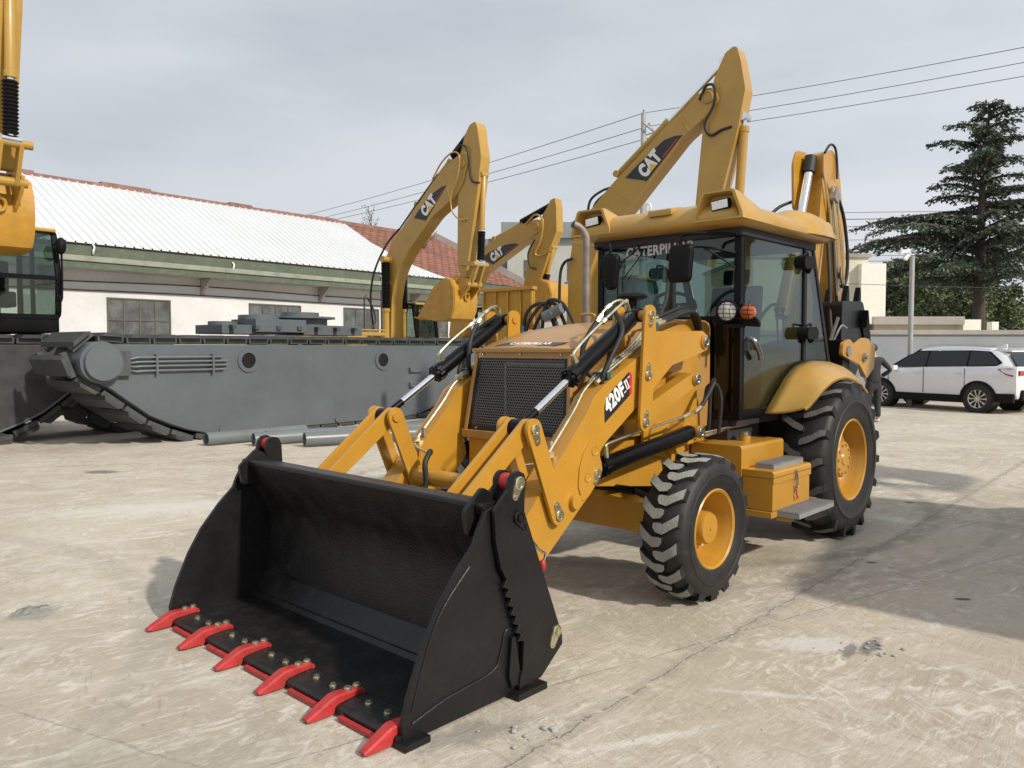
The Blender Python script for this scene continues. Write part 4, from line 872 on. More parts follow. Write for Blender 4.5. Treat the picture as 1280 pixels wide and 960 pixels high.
# ---- roof: shell with four lamp pods
RF = empty('cab_roof', (0, 0, 0), 0, L)
mb = MB(); rings = []
def rsec(x0, x1, y, z):
    return [Vector((px, py, z)) for px, py in rpoly([(x0, -y), (x1, -y*.97), (x1, y*.97), (x0, y)], .17, 6)]
for z, i in ((2.622, .09), (2.632, .03), (2.655, .004), (2.69, .0), (2.735, .02), (2.775, .06), (2.805, .13), (2.825, .22), (2.835, .36)):
    rings.append(rsec(-.30+i, 1.50-i*.8, .845-i, z))
mb.loft(rings); mb.build('roof_shell', M['roof'], RF)
mb = MB(); mb.bb(-.14, 1.31, -.725, .725, 2.555, 2.634); mb.build('roof_seal', M['liner'], RF, bevel=.02)
for s in (1, -1):
    y0 = s*.70
    # front pod: hood round a recessed lamp
    def pod(x0, x1, ya, yb, zt, fwd):
        mb = MB(); yc_ = (ya+yb)/2; hw_ = abs(yb-ya)/2; rings = []
        for t, x in ((0, x0), (.3, x0+(x1-x0)*.3), (.85, x0+(x1-x0)*.85), (1, x1)):
            z = 2.74+(zt-2.74)*(t if t < .3 else 1)*(.985 if t == 1 else 1) if t else 2.76
            z = 2.775+(zt-2.775)*min(1, t*1.25)
            hb = hw_*(1.0); ht = hw_*.66
            rings.append([Vector((x, yc_-hb, 2.655)), Vector((x, yc_+hb, 2.655)), Vector((x, yc_+hb*.97, 2.70)), Vector((x, yc_+ht, z-.012)), Vector((x, yc_+ht*.85, z)), Vector((x, yc_-ht*.85, z)), Vector((x, yc_-ht, z-.012)), Vector((x, yc_-hb*.97, 2.70))])
        r_ = rings[-1]; cz = sum(p.z for p in r_)/8; cn = Vector((x1, yc_, 2.775))
        def shr(k, dx): return [Vector((x1+dx, yc_+(p.y-yc_)*k, cn.z+(p.z-cn.z)*k)) for p in r_]
        sg = 1 if fwd else -1; rings += [shr(.86, .0), shr(.80, -.03*sg), shr(.74, -.10*sg)]
        mb.loft(rings); o = mb.build('lamp_pod', M['roof'], RF, bevel=0)
        rc = MB(); x = x1+(.002 if fwd else -.002)
        rc.bb(x1-.11*sg, x1-.05*sg, yc_-.015, yc_+.035, 2.72, 2.80); rc.build('lamp_stalk', M['plastic'], o)
        lm = MB(); lx = x1-.045*sg; lm.box((lx, yc_+.01, 2.775), (.05, .150, .080), Matrix.Rotation(R(6), 3, 'X')); lp = lm.build('work_light', M['plastic'], o, bevel=.008)
        return o, lx, yc_
    for x0, x1, fwd in ((1.00, 1.512, True), (.52, -.36, False)):
        if fwd: o, lx, yc_ = pod(x0, x1, s*.40, s*.83, 2.882, True)
        else:
            o, lx, yc_ = pod(.25, x1, s*.46, s*.82, 2.84, False)
            bp_ = MB(); rr = []
            for x, zz, hh in ((.56, 2.76, .05), (.44, 2.835, .17), (.28, 2.885, .235), (.08, 2.90, .26), (-.12, 2.885, .26), (-.28, 2.84, .235), (-.36, 2.77, .19)):
                rr.append([Vector((x, s*.62+hh*math.cos(t)*(1 if math.sin(t) < .2 else .92), 2.66+(zz-2.66)*max(0, math.sin(t))**.75)) for t in [math.pi*k/14 for k in range(15)]])
            bp_.loft(rr); bp_.build('rear_bulge', M['roof'], RF)
        ln = MB(); ln.box((lx+(.028 if fwd else -.028), yc_+.01, 2.775), (.008, .134, .064), Matrix.Rotation(R(6), 3, 'X')); ln.build('work_light_lens', M['lens'], o, bevel=.003)
mb = MB(); mb.prism([(1.30, 2.80), (1.50, 2.745), (1.50, 2.80), (1.30, 2.835)], 'xz', -.03, .20); mb.build('roof_step', M['roof'], RF, bevel=.02)
for y in (-.25, .56):
    mb = MB(); lo = []
    for i in range(17):
        t = 2*math.pi*i/16; lo.append((1.15, y+.028*math.cos(t), 2.90+.034*math.sin(t)))
    mb.tube(lo, .009, 8, 1); mb.cyl((1.15, y, 2.80), (1.15, y, 2.875), .012, n=10); mb.build('lifting_eye', M['white'], RF)
# ---- fenders
for s in (1, -1):
    A_ = [(.83, 1.125), (.72, 1.20), (.60, 1.29), (.41, 1.425), (.20, 1.515), (-.11, 1.548), (-.45, 1.525), (-.66, 1.44)]
    Bq = [(.86, 1.19), (.80, 1.20), (.64, 1.265), (.47, 1.335), (.26, 1.395), (-.02, 1.415), (-.34, 1.355), (-.56, 1.255)]
    grid = []
    for (ax0, az0), (bx0, bz0) in zip(smooth_path([(a[0], 0, a[1]) for a in A_], 5), smooth_path([(a[0], 0, a[1]) for a in Bq], 5)) if False else [((a.x, a.z), (b.x, b.z)) for a, b in zip(smooth_path([(a[0], 0, a[1]) for a in A_], 5), smooth_path([(a[0], 0, a[1]) for a in Bq], 5))]:
        row = []
        for t in (0, .25, .5, .7, .85, .95, 1.0):
            e = t**2.2; row.append((ax0+(bx0-ax0)*e, s*(.70+.36*t), az0+(bz0-az0)*e))
        last = row[-1]; row.append((last[0], last[1]-s*.002, last[2]-.022)); grid.append(row)
    mb = MB(); mb.sheet(grid); mb.build('rear_fender', M['roof'], L, solid=.012)
    mb = MB(); mb.prism([(.83, 1.10), (.60, 1.26), (.41, 1.40), (.20, 1.49), (-.11, 1.52), (-.45, 1.50), (-.62, 1.42), (-.62, 1.05), (.83, 1.05)], 'xz', s*.655, s*.69); mb.build('wheel_arch_panel', M['liner'], L)
# ---- rear backhoe, folded upright
BH = empty('backhoe_arm', (0, 0, 0), 0, L)
mb = MB(); mb.prism(rpoly([(-1.84, 3.70), (-2.02, 3.72), (-1.95, 3.1), (-1.80, 2.4), (-1.40, 1.4), (-1.1, 1.3), (-1.28, 1.9), (-1.60, 2.6), (-1.76, 3.1)], .03), 'xz', -.10, .10); mb.prism(rpoly([(-1.50, 3.20), (-1.47, 3.70), (-1.56, 3.86), (-1.84, 3.88), (-1.90, 3.20)], .06), 'xz', -.11, -.08); mb.build('boom', M['yellow'], BH, bevel=.008)
mb = MB(); mb.prism(rpoly([(-1.80, 3.84), (-2.05, 3.92), (-2.17, 3.86), (-2.28, 3.70), (-2.42, 3.2), (-2.56, 2.35), (-2.50, 2.15), (-2.32, 2.15), (-2.22, 2.4), (-2.02, 3.2), (-1.95, 3.5), (-1.80, 3.6)], .04), 'xz', -.10, .12); mb.build('dipper', M['yellow'], BH, bevel=.012)
mb = MB(); mb.cyl((-1.70, .0, 3.66), (-1.44, .0, 2.98), .05, n=20); mb.build('piston_rod', M['chrome'], BH)
mb = MB(); mb.cyl((-1.44, .0, 2.98), (-1.04, .0, 2.0), .075, n=20); mb.build('boom_cylinder', M['yellow'], BH)
mb = MB(); 
for k, (dx, y) in enumerate(((0, .15), (-.05, .17), (.05, .16))):
    mb.tube([(-2.02+dx, y, 3.50), (-2.10+dx, y, 3.1), (-2.20+dx, y, 2.75), (-2.28+dx, y, 2.4)], .012, 8, 4)
mb.tube([(-1.78, .13, 3.62), (-1.86, .14, 3.4), (-1.97, .14, 3.15), (-2.0, .14, 3.0)], .014, 8, 4); mb.build('hydraulic_pipe', M['brass'], BH)
mb = MB(); mb.tube([(-2.0, .15, 3.42), (-2.12, .16, 3.38), (-2.29, .17, 3.17), (-2.42, .17, 2.80), (-2.41, .17, 2.50), (-2.28, .17, 2.38), (-2.22, .16, 2.48), (-2.20, .16, 2.6)], .020, 10, 8)
mb.tube([(-1.55, -.12, 3.30), (-1.40, -.22, 3.22), (-1.22, -.28, 3.05), (-1.0, -.25, 2.75)], .018, 10, 6); mb.cyl((-1.68, 0, 3.62), (-1.74, 0, 3.80), .068, n=16); mb.tube([(-1.8, .13, 3.84), (-1.93, .14, 3.95), (-2.08, .14, 3.93), (-2.14, .14, 3.75), (-2.12, .15, 3.6)], .014, 8, 6)
mb.tube([(-1.85, .16, 2.9), (-1.7, .25, 2.4), (-1.6, .3, 2.0), (-1.4, .4, 1.75), (-1.2, .4, 1.7)], .02, 10, 6); mb.tube([(-2.0, .16, 3.0), (-1.95, .2, 2.6), (-1.8, .3, 2.1), (-1.6, .42, 1.7)], .018, 10, 6)
mb.build('hydraulic_hose', M['rubber'], BH)
mb = MB(); mb.prism(rpoly([(-1.95, 3.35), (-2.06, 3.30), (-2.10, 3.42), (-2.0, 3.5)], .02), 'xz', .12, .2); mb.build('valve_block', M['steel'], BH, bevel=.01)
BKT = empty('rear_bucket', (0, 0, 0), 0, BH)
mb = MB(); mb.prism(rpoly([(-1.62, 2.18), (-2.25, 2.20), (-2.34, 2.05), (-2.30, 1.60), (-2.0, 1.30), (-1.75, 1.25), (-1.60, 1.6)], .06), 'xz', -.02, .42); mb.build('bucket_body', M['black'], BKT, bevel=.01)
for y in (.05, .38):
    for x in (-1.80, -2.16):
        mb = MB(); mb.prism([(x-.055, 2.16), (x+.055, 2.16), (x+.01, 2.28), (x-.03, 2.36), (x-.055, 2.28)], 'xz', y-.03, y+.03); mb.build('bucket_tooth', M['plastic'], BKT, bevel=.008)
mb = MB(); mb.prism(rpoly([(-2.12, 2.02), (-2.30, 1.7), (-2.5, 1.55), (-2.45, 1.85), (-2.2, 2.1)], .03), 'xz', .30, .44); mb.prism([(-2.2, 2.1), (-2.26, 1.9), (-2.14, 1.9)], 'xz', .3, .5); mb.build('linkage', M['plastic'], BH, bevel=.01)
mb = MB(); mb.bb(-1.25, -.62, -.60, .60, .95, 1.35); mb.bb(-.9, -.58, -.66, .66, .62, 1.0); mb.prism(rpoly([(-.70, 1.35), (-1.35, 1.35), (-1.5, 1.62), (-1.3, 1.75), (-.9, 1.7)], .05), 'xz', -.2, .25); mb.build('swing_frame', M['plastic'], BH, bevel=.02)
for s in (1, -1):
    mb = MB(); mb.prism(rpoly([(-.73, 1.60), (-.76, 1.72), (-.92, 1.76), (-1.05, 1.70), (-1.30, 1.775), (-1.46, 1.765), (-1.55, 1.70), (-1.665, 1.715), (-1.63, 1.46), (-1.42, 1.35), (-1.20, 1.50), (-.95, 1.55)], .03), 'xz', s*.72, s*.76); pm = mb.build('stabilizer_bracket', M['yellow'], BH, bevel=.008)
    mb = MB(); mb.cyl((-1.31, s*.755, 1.575), (-1.31, s*.785, 1.575), .045, n=20); mb.cyl((-1.31, s*.785, 1.575), (-1.31, s*.80, 1.575), .022, n=6); mb.cyl((-.87, s*.755, 1.64), (-.87, s*.775, 1.64), .05, n=20); mb.build('pivot_bolt', M['steel'], pm)
    mb = MB(); mb.bb(-1.12, -.92, s*.46, s*.69, .55, 1.75); mb.build('stabilizer_leg', M['black'], BH, bevel=.01)
    mb = MB(); mb.bb(-1.17, -.87, s*.44, s*.71, .42, .50); mb.build('stabilizer_foot', M['black'], BH, bevel=.01)
mb = MB(); mb.cyl((-1.05, .45, 1.70), (-1.35, .50, 1.66), .04); mb.build('red_cylinder', M['red'], BH)
mb = MB(); mb.cyl((-.95, .55, 1.72), (-.98, .62, 1.98), .015); mb.build('control_stalk', M['steel'], BH); mb = MB(); mb.tube([(-1.2, .5, 1.75), (-1.25, .55, 1.9), (-1.4, .55, 1.88)], .01, 8, 3); mb.build('control_stalk', M['steel'], BH)
# ================================================================== SETTING
mb = MB(); mb.sheet([[(-500, -30, 0), (500, -30, 0)], [(-500, 1200, 0), (500, 1200, 0)]]); tag(mb.build('ground', ground_mat(), recalc=False), kind='structure')
GA = math.atan2(.782, .624)               # the yard's grid: warehouse, pontoons and joints run this way
def wb(mb_, name, m, par, **k): return mb_.build(name, m, par, **k)

# ---- warehouse
WH = empty('warehouse', (-14.1, 25, 0), GA)
tag(WH, 'long low white warehouse with white ribbed sheet roof and green eaves behind the grey pontoon', 'warehouse')
X0, X1 = -12.0, 24.2; RY, RZ = 5.0, 7.93
mb = MB(); mb.bb(X0, X1-.5, .9, 1.2, 0, 4.60); mb.prism([(.95, 4.3), (9.1, 4.3), (RY, RZ-.15)], 'yz', X1-.8, X1-.55); mb.bb(X0, X1-.5, 9.0, 9.3, 0, 4.6); mb.bb(X1-.8, X1-.5, 1.2, 9.0, 0, 4.4); mb.build('wall', M['wallwhite'], WH)
mb = MB(); mb.bb(X0, X1, .02, .92, 4.24, 4.34); mb.build('soffit', M['soffit'], WH)
mb = MB(); mb.bb(X0, X1, -.02, .06, 4.62, 4.98); mb.bb(X0, X1, -.04, .06, 4.22, 4.44); mb.build('fascia', M['green'], WH)
mb = MB(); mb.bb(X0, X1, -.10, .05, 4.44, 4.615); mb.build('gutter', M['palegreen'], WH, bevel=.02)
sl_ = (RZ-4.99)/(RY+.1)
mb = MB(); mb.add([(X0, -.08, 4.985), (X1-.2, -.08, 4.985), (X1-2.4, RY, RZ), (X0, RY, RZ), (X1-2.4, RY, RZ), (X0, 10.0, 4.9), (X1-.2, 10.0, 4.9)], [(0, 1, 2, 3), (3, 4, 6, 5)]); mb.build('tiled_roof', M['tiles'], WH)
ex_ = lambda y: 15.25+(RY-y)*.05+1.1*max(0, (1.2-y)/1.3)**1.0+(.9 if y < 3 else 0)*((3-y)/3 if y < 3 else 0)
mb = MB(); ys = [-.10, .3, .8, 1.4, 2.2, 3.0, 4.0, RY-.05]; x = X0; rows = []
pts_x = []
while x < 17.8:
    pts_x += [(x, 0), (x+.24, 0), (x+.26, .05), (x+.29, .05), (x+.31, 0)]; x += .31
for y in ys:
    z = 4.985+.035+(y+.08)*sl_; rows.append([(min(xx, ex_(y)), y, z+(dz if xx < ex_(y) else 0)) for xx, dz in pts_x])
mb.sheet(rows); mb.build('sheet_roof', M['roofwhite'], WH, recalc=False)
mb = MB()
rnd = random.Random(3); x = X0
while x < X1-2.6:
    l = rnd.uniform(.8, 2.6); h = rnd.choice([.05, .08, .12]); mb.bb(x, min(x+l, X1-2.5), RY-.16, RY+.16, RZ-.08, RZ+h); x += l+.01
mb.build('ridge_tiles', M['ridge'], WH)
mb = MB(); bar(mb, (X1-2.4, RY, RZ+.12), (X1-.1, -.12, 5.12), .30, .34); mb.build('gable_coping', M['soffit'], WH)
def window(par, x0, x1, z0, z1, y, nx, nz, frame=M['winframe'], pane=M['pane'], proud=.04):
    mb = MB(); t = .05
    for xx in [x0+(x1-x0)*i/nx for i in range(nx+1)]: mb.bb(xx-t/2, xx+t/2, y-proud, y+.02, z0, z1)
    for zz in [z0+(z1-z0)*i/nz for i in range(nz+1)]: mb.bb(x0-t/2, x1+t/2, y-proud-.004, y+.018, zz-t/2, zz+t/2)
    f = mb.build('window', frame, par); mb = MB(); mb.bb(x0, x1, y-.012, y+.0, z0, z1); mb.build('pane', pane, f)
    mb = MB(); mb.bb(x0-.12, x1+.12, y-.10, y+.0, z0-.10, z0-.03); mb.build('sill', M['soffit'], f); return f
for x0, x1, z0, z1, nx in ((1.75, 3.95, 1.9, 3.36, 4), (7.2, 9.6, 1.9, 3.40, 4), (11.9, 13.9, 1.6, 3.42, 3), (16.5, 18.5, 1.6, 3.4, 3), (-4.5, -2.3, 1.9, 3.36, 3)):
    window(WH, x0, x1, z0, z1, .9, nx, 2, frame=M['winframe'])
mb = MB()
for z, sag in ((3.62, .05), (3.95, .12)): mb.tube([(X0, .84, z), (-2, .84, z-sag), (5, .84, z), (12, .84, z-sag*.6), (X1-1, .84, z)], .022, 6, 5)
mb.build('wall_cable', M['wire'], WH)
for x in (-6.0, -.2, 5.2, 10.6, 16.0):
    mb = MB(); mb.prism([(.15, 4.22), (.90, 4.22), (.90, 3.62)], 'yz', x-.06, x+.06); mb.build('eave_bracket', M['soffit'], WH)
for x, z in ((5.9, 4.70), (13.2, 4.72), (.9, 4.85)):
    mb = MB(); mb.tube([(x, -.06, z+.14), (x+.02, -.13, z+.05), (x-.02, -.14, z-.08), (x, -.08, z-.16)], .03, 8, 3); mb.build('gutter_clip', M['white'], WH)

# ---- house behind the excavators
HS = empty('flat_roofed_house', (-3.9, 52, 0), 0); tag(HS, 'plain two storey house with grey flat roof behind the excavator arms', 'house')
mb = MB(); mb.bb(0, 5.2, 0, 9, 0, 7.9); mb.build('left_wing', M['housegrey'], HS)
mb = MB(); mb.bb(3.6, 12.6, -.6, 8, 0, 8.7); mb.build('wall', M['housewall'], HS)
mb = MB(); mb.bb(3.2, 12.9, -1.0, 8.5, 8.7, 9.7); mb.bb(-.3, 3.4, -.9, .5, 8.1, 8.3); mb.prism([(-.2, 7.9), (5.0, 7.9), (5.0, 9.0), (1.0, 8.6)], 'xz', -.3, 9); mb.build('roof', M['housegrey'], HS)
for x0, z0 in ((4.7, 5.9), (7.5, 6.0), (10.2, 6.0), (4.7, 2.8), (7.5, 2.8)): window(HS, x0, x0+1.0, z0, z0+1.4, -.6, 2, 2)

# ---- grey boundary wall, cream building and its low wing
BW = empty('boundary_wall', (9.0, 24.6, 0), R(-2)); tag(BW, 'low grey rendered boundary wall with darker coping behind the white car', 'wall')
mb = MB(); mb.bb(-2, 30, 0, .25, 0, 2.08); mb.build('wall_panel', M['greywall'], BW)
mb = MB(); mb.bb(-2, 30, -.06, .31, 2.08, 2.22); mb.build('coping', M['soffit'], BW, bevel=.01)
CB = empty('cream_building', (14.4, 36, 0), 0); tag(CB, 'cream rendered building with pale pier rising above the boundary wall', 'building')
mb = MB(); mb.bb(-3.5, 1.7, 0, 9, 0, 5.75); mb.build('wall', M['cream'], CB)
mb = MB(); mb.bb(1.25, 2.35, -.35, 8.6, 2.75, 5.45); mb.build('pier', M['creamlight'], CB)
mb = MB(); mb.bb(-3.6, 1.8, -.1, 9.1, 5.75, 5.92); mb.build('roof', M['soffit'], CB)
LB = empty('low_annex', (16.8, 36, 0), 0); tag(LB, 'low cream annex with flat grey roof slab under the large cedar', 'annex')
mb = MB(); mb.bb(-.3, 3.7, .2, 5, 0, 2.72); mb.build('wall', M['cream'], LB)
mb = MB(); mb.bb(-.6, 3.5, -.4, 5.2, 2.72, 3.08); mb.build('roof', M['soffit'], LB)
mb = MB(); mb.bb(3.55, 4.35, -.2, 4.0, 0, 2.95); mb.bb(4.85, 5.15, -.2, .2, 0, 2.85); mb.build('gate_pier', M['creamlight'], LB)

# ---- poles and wires
def lamp_post():
    o = empty('lamp_post', (11.35, 22.6, 0)); tag(o, 'slim grey post with floodlight on top behind the white car', 'lamp post')
    mb = MB(); mb.cyl((0, 0, 0), (0, 0, 4.28), .072, .066, 16); mb.build('post', M['concrete'], o)
    mb = MB(); mb.tube([(0, 0, 4.2), (-.10, 0, 4.28), (-.22, 0, 4.34)], .02, 8, 3); mb.build('bracket', M['steel'], o)
    mb = MB(); mb.prism([(-.38, 4.32), (-.10, 4.36), (-.08, 4.46), (-.34, 4.44)], 'xz', -.10, .10); mb.box((-.20, -.02, 4.22), (.12, .12, .12), Matrix.Rotation(R(30), 3, 'Y')); mb.build('floodlight', M['white'], o, bevel=.01)
lamp_post()
o = empty('signal_pole', (37.5, 60, 0)); tag(o, 'thin white pole with horizontal arm beyond the boundary wall', 'pole')
mb = MB(); mb.cyl((0, 0, 0), (0, 0, 5.4), .13, .10, 12); mb.build('pole', M['concrete'], o); mb = MB(); mb.cyl((0, 0, 4.4), (6, 0, 4.5), .06, n=10); mb.build('arm', M['white'], o)
UP_ = empty('utility_pole', (6.55, 40, 0)); tag(UP_, 'tall concrete utility pole with cross arms behind the largest excavator boom', 'utility pole')
mb = MB(); mb.cyl((0, 0, 0), (0, 0, 13.35), .19, .12, 14); mb.build('pole', M['concrete'], UP_)
mb = MB(); bar(mb, (-.1, -.5, 12.75), (1.3, .5, 12.05), .09, .09); bar(mb, (-.05, 0, 12.2), (.95, .2, 12.6), .06, .06); mb.cyl((1.0, .2, 11.9), (1.0, .2, 12.75), .08, n=10); mb.build('cross_arm', M['concrete'], UP_)
for p in ((.0, 0, 13.35), (.25, -.2, 12.65), (.9, .3, 12.3)):
    mb = MB(); mb.lathe([(.03, 0), (.06, .04), (.03, .08), (.055, .12), (.02, .18)], p, (0, 0, 1), 10); mb.build('insulator', M['greystep'], UP_)
def sag(p, q, s, n=10):
    p, q = Vector(p), Vector(q); return [p+(q-p)*t/n+Vector((0, 0, -s*4*(t/n)*(1-t/n))) for t in range(n+1)]
wi = 0
for dx, z, zl, zr in ((0, 13.35, 13.35, 13.25), (.25, 12.7, 12.9, 12.85), (.9, 12.3, 12.75, 12.45)):
    mb = MB(); mb.tube(sag((6.55+dx, 40, z), (6.55+dx-32, 78, zl), .35), .016, 6, 1); mb.tube(sag((6.55+dx, 40, z), (6.55+dx+24, 22, zr), .3), .013, 6, 1)
    tag(mb.build('overhead_wire', M['wire']), ['topmost of the three dark overhead wires crossing the sky behind the booms', 'middle one of the three dark overhead wires crossing the sky behind the booms', 'lowest of the three dark overhead wires crossing the sky behind the booms'][wi], 'wire', 'overhead wires on the utility pole'); wi += 1
for k, (z, r) in enumerate(((11.85, .02), (11.35, .03), (10.8, .02), (9.8, .018), (8.6, .018), (8.2, .02))):
    mb = MB(); mb.tube([(14, 60, z-.2), (36, 60, z+.1), (60, 60, z+.15)], r, 6, 4)
    tag(mb.build('distant_wire', M['wire']), 'thin dark wire running level behind the cedar and the rear arm', 'wire', 'thin level wires behind the cedar')
mb = MB(); mb.tube([(12.0, 33.5, 4.45), (18, 33.5, 4.25), (30, 33.5, 4.0)], .012, 6, 4); tag(mb.build('drop_wire', M['wire']), 'low thin wire passing in front of the cream building and cedar trunk', 'wire')

# ---- trees
def leaf_object(name, centers, dirs, sizes, m, parent, flat=.35, seed=1):
    rg = np.random.default_rng(seed); n = len(centers); c = np.array(centers); d = np.array(dirs)
    r1 = rg.normal(size=(n, 3)); r1[:, 2] *= flat; b = r1-(r1*d).sum(1, keepdims=True)*d; b /= np.linalg.norm(b, axis=1, keepdims=True)+1e-9
    s = np.array(sizes)[:, None]
    v = np.stack([c-b*s*.35, c+d*s*1.0-b*s*.1, c+d*s*1.05+b*s*.15, c+b*s*.35], 1).reshape(-1, 3)
    me = bpy.data.meshes.new(name); me.vertices.add(4*n); me.vertices.foreach_set('co', v.ravel()); me.loops.add(4*n); me.loops.foreach_set('vertex_index', np.arange(4*n))
    me.polygons.add(n); me.polygons.foreach_set('loop_start', np.arange(n)*4); me.polygons.foreach_set('loop_total', np.full(n, 4)); me.update(); me.validate()
    me.materials.append(m); o = bpy.data.objects.new(name, me); C.objects.link(o); o.parent = parent; return o
def cedar():
    rg = random.Random(11); root = empty('cedar_tree', (23.5, 40, 0)); tag(root, 'tall dark cedar with tiered drooping branches above the boundary wall', 'tree')
    H_ = 14.0; lean = lambda z: .35*max(0, (z-9)/5)**2
    tk = MB(); zs = [0, 1.5, 3, 5, 7, 9, 11, 12.6, 13.7]
    tk.loft([[Vector((lean(z)+(.36*(1-z/15)+.02)*math.cos(a*math.pi/5), (.36*(1-z/15)+.02)*math.sin(a*math.pi/5), z)) for a in range(10)] for z in zs])
    cs, ds, ss = [], [], []
    def prof(z):
        P = [(4.6, 2.5), (5.4, 4.2), (6.2, 6.0), (6.8, 6.3), (7.4, 5.2), (8.3, 3.6), (9.5, 2.7), (10.8, 2.4), (12.0, 2.0), (12.8, 1.4), (13.6, .6), (14.1, .25)]
        for (a, b), (c, d) in zip(P, P[1:]):
            if a <= z <= c: return b+(d-b)*(z-a)/(c-a)
        return .3
    z = 4.8; forced = [(5.6, 3.3, 5.4), (6.3, 3.0, 6.2), (6.9, 3.25, 5.8), (7.5, 2.9, 4.6), (6.0, .1, 5.5), (7.1, -.3, 5.2)]
    while z < 13.9:
        nb = 3 if z < 8 or rg.random() < .5 else 2; a0 = rg.uniform(0, 6.28)
        for k in range(nb):
            az = a0+k*2*math.pi/nb+rg.uniform(-.4, .4); Ln = prof(z)*rg.choice([.5, .8, 1.0, 1.15, 1.25])*rg.uniform(.9, 1.05)
            if forced and z > forced[0][0] and k == 0: _z, az, Ln = forced.pop(0)
            rise = rg.uniform(.0, .30) if z < 9 else rg.uniform(.0, .42)
            if z > 12.5: rise = rg.uniform(.1, .5)
            p0 = Vector((lean(z), 0, z)); dr_ = Vector((math.cos(az), math.sin(az), 0)); pts = []
            for i in range(7):
                t = i/6; pts.append(p0+dr_*Ln*t+Vector((0, 0, Ln*(rise*t*1.5-.16*t*t*t-rise*t*t*.7))))
            N = max(2, len(pts)); u = None
            rad = .05+.02*Ln
            for i in range(N-1):
                tk.cyl(pts[i], pts[i+1], rad*(1-i/N)+.008, rad*(1-(i+1)/N)+.008, 5, False)
            nsub = int(Ln*7)+5
            for j in range(nsub):
                t = .03+.97*(j+rg.random())/nsub; i = min(5, int(t*6)); P = pts[i].lerp(pts[i+1], t*6-i)
                sd_ = 1 if j % 2 else -1; sl = (.25+.9*(1-t))*min(1.3, .3+Ln*.22)*rg.uniform(.5, 1.1)
                d2 = (dr_*.75+Vector((-dr_.y, dr_.x, 0))*sd_*rg.uniform(.5, 1.1)+Vector((0, 0, rg.uniform(-.20, .10)))).normalized()
                m_ = int(sl*30)+4
                for q in range(m_):
                    f = (q+rg.random())/m_; c = P+d2*sl*f+Vector((rg.gauss(0, .05), rg.gauss(0, .05), rg.gauss(0, .07)-.28*f*f*sl))
                    dd = (d2+Vector((rg.gauss(0, .55), rg.gauss(0, .55), rg.gauss(-.30, .35)))).normalized(); cs.append(c); ds.append(dd); ss.append(rg.uniform(.08, .19))
        z += rg.uniform(.28, .54)
    tk.build('trunk', M['bark'], root); leaf_object('crown', cs, ds, ss, M['cedar'], root, .5)
    return len(cs)
nced = cedar()
def broad(name, loc, h, w, seed, label, n=9000, grp='broadleaf trees behind the boundary wall', lf=.16):
    rg = random.Random(seed); root = empty(name, loc); tag(root, label, 'tree', grp)
    tk = MB(); tk.cyl((0, 0, 0), (0, 0, h*.45), .22, .14, 8)
    cl = []
    for i in range(26):
        a = rg.uniform(0, 6.28); rr = w*math.sqrt(rg.random())*.85; zz = h*rg.uniform(.22, .93); k = math.sin(math.pi*min(1, max(0, (zz/h-.12)/.95)))**.6
        c = Vector((rr*k*math.cos(a), rr*k*math.sin(a), zz)); cl.append((c, rg.uniform(.16, .30)*w*.9)); tk.cyl((0, 0, h*.35), c, .06, .02, 5, False)
    cs, ds, ss = [], [], []
    for i in range(n):
        c, r = rg.choice(cl); v = Vector((rg.gauss(0, 1), rg.gauss(0, 1), rg.gauss(0, 1))).normalized(); p = c+v*r*rg.uniform(.55, 1.12)*Vector((1, 1, .8)).length/1.6
        cs.append(p); ds.append(Vector((rg.gauss(0, 1), rg.gauss(0, 1), rg.gauss(-.2, .7))).normalized()); ss.append(lf*rg.uniform(.7, 1.6))
    tk.build('trunk', M['bark'], root); leaf_object('crown', cs, ds, ss, M['broad'], root, 1.0, seed)
for i, (px, Y, h, w, lab) in enumerate(((1118, 47, 6.0, 2.8, 'rounded green tree just right of the cream building'), (1150, 50, 7.0, 3.3, 'tall rounded green tree behind the lamp post'), (1185, 49, 6.9, 3.2, 'dense green tree left of the cedar trunk'),
                                  (1222, 52, 6.2, 3.0, 'dark green tree directly behind the cedar trunk'), (1250, 54, 5.6, 2.8, 'lower green tree right of the cedar trunk'), (1085, 52, 7.2, 2.6, 'green treetop showing over the cream building'), (1290, 70, 5.9, 4.5, 'distant green tree at the right edge beyond the signal pole'))):
    broad('broadleaf_tree', ((px-640)*Y/990, Y, 0), h, w, 20+i, lab, 9000)
def sapling():
    rg = random.Random(5); root = empty('bare_sapling', (-7.4, 42, 0)); tag(root, 'sparse treetop poking above the warehouse ridge', 'tree')
    tk = MB(); cs, ds, ss = [], [], []
    for bx in (0, 2.7):
        tk.cyl((bx, 0, 0), (bx, 0, 8.2), .08, .02, 6, False)
        for i in range(16):
            z = 7.0+rg.random()*(1.9 if bx == 0 else 1.1); a = rg.uniform(0, 6.28); p = Vector((bx+.75*math.cos(a)*rg.random(), .5*math.sin(a), z+.3)); tk.cyl((bx, 0, z-.4), p, .018, .008, 4, False)
            for q in range(10): cs.append(p+Vector((rg.gauss(0, .09), rg.gauss(0, .09), rg.gauss(0, .12)))); ds.append(Vector((rg.gauss(0, 1), rg.gauss(0, 1), rg.gauss(0, 1))).normalized()); ss.append(.07)
    tk.build('trunk', M['bark'], root); leaf_object('crown', cs, ds, ss, M['broad'], root, 1.0, 3)
sapling()

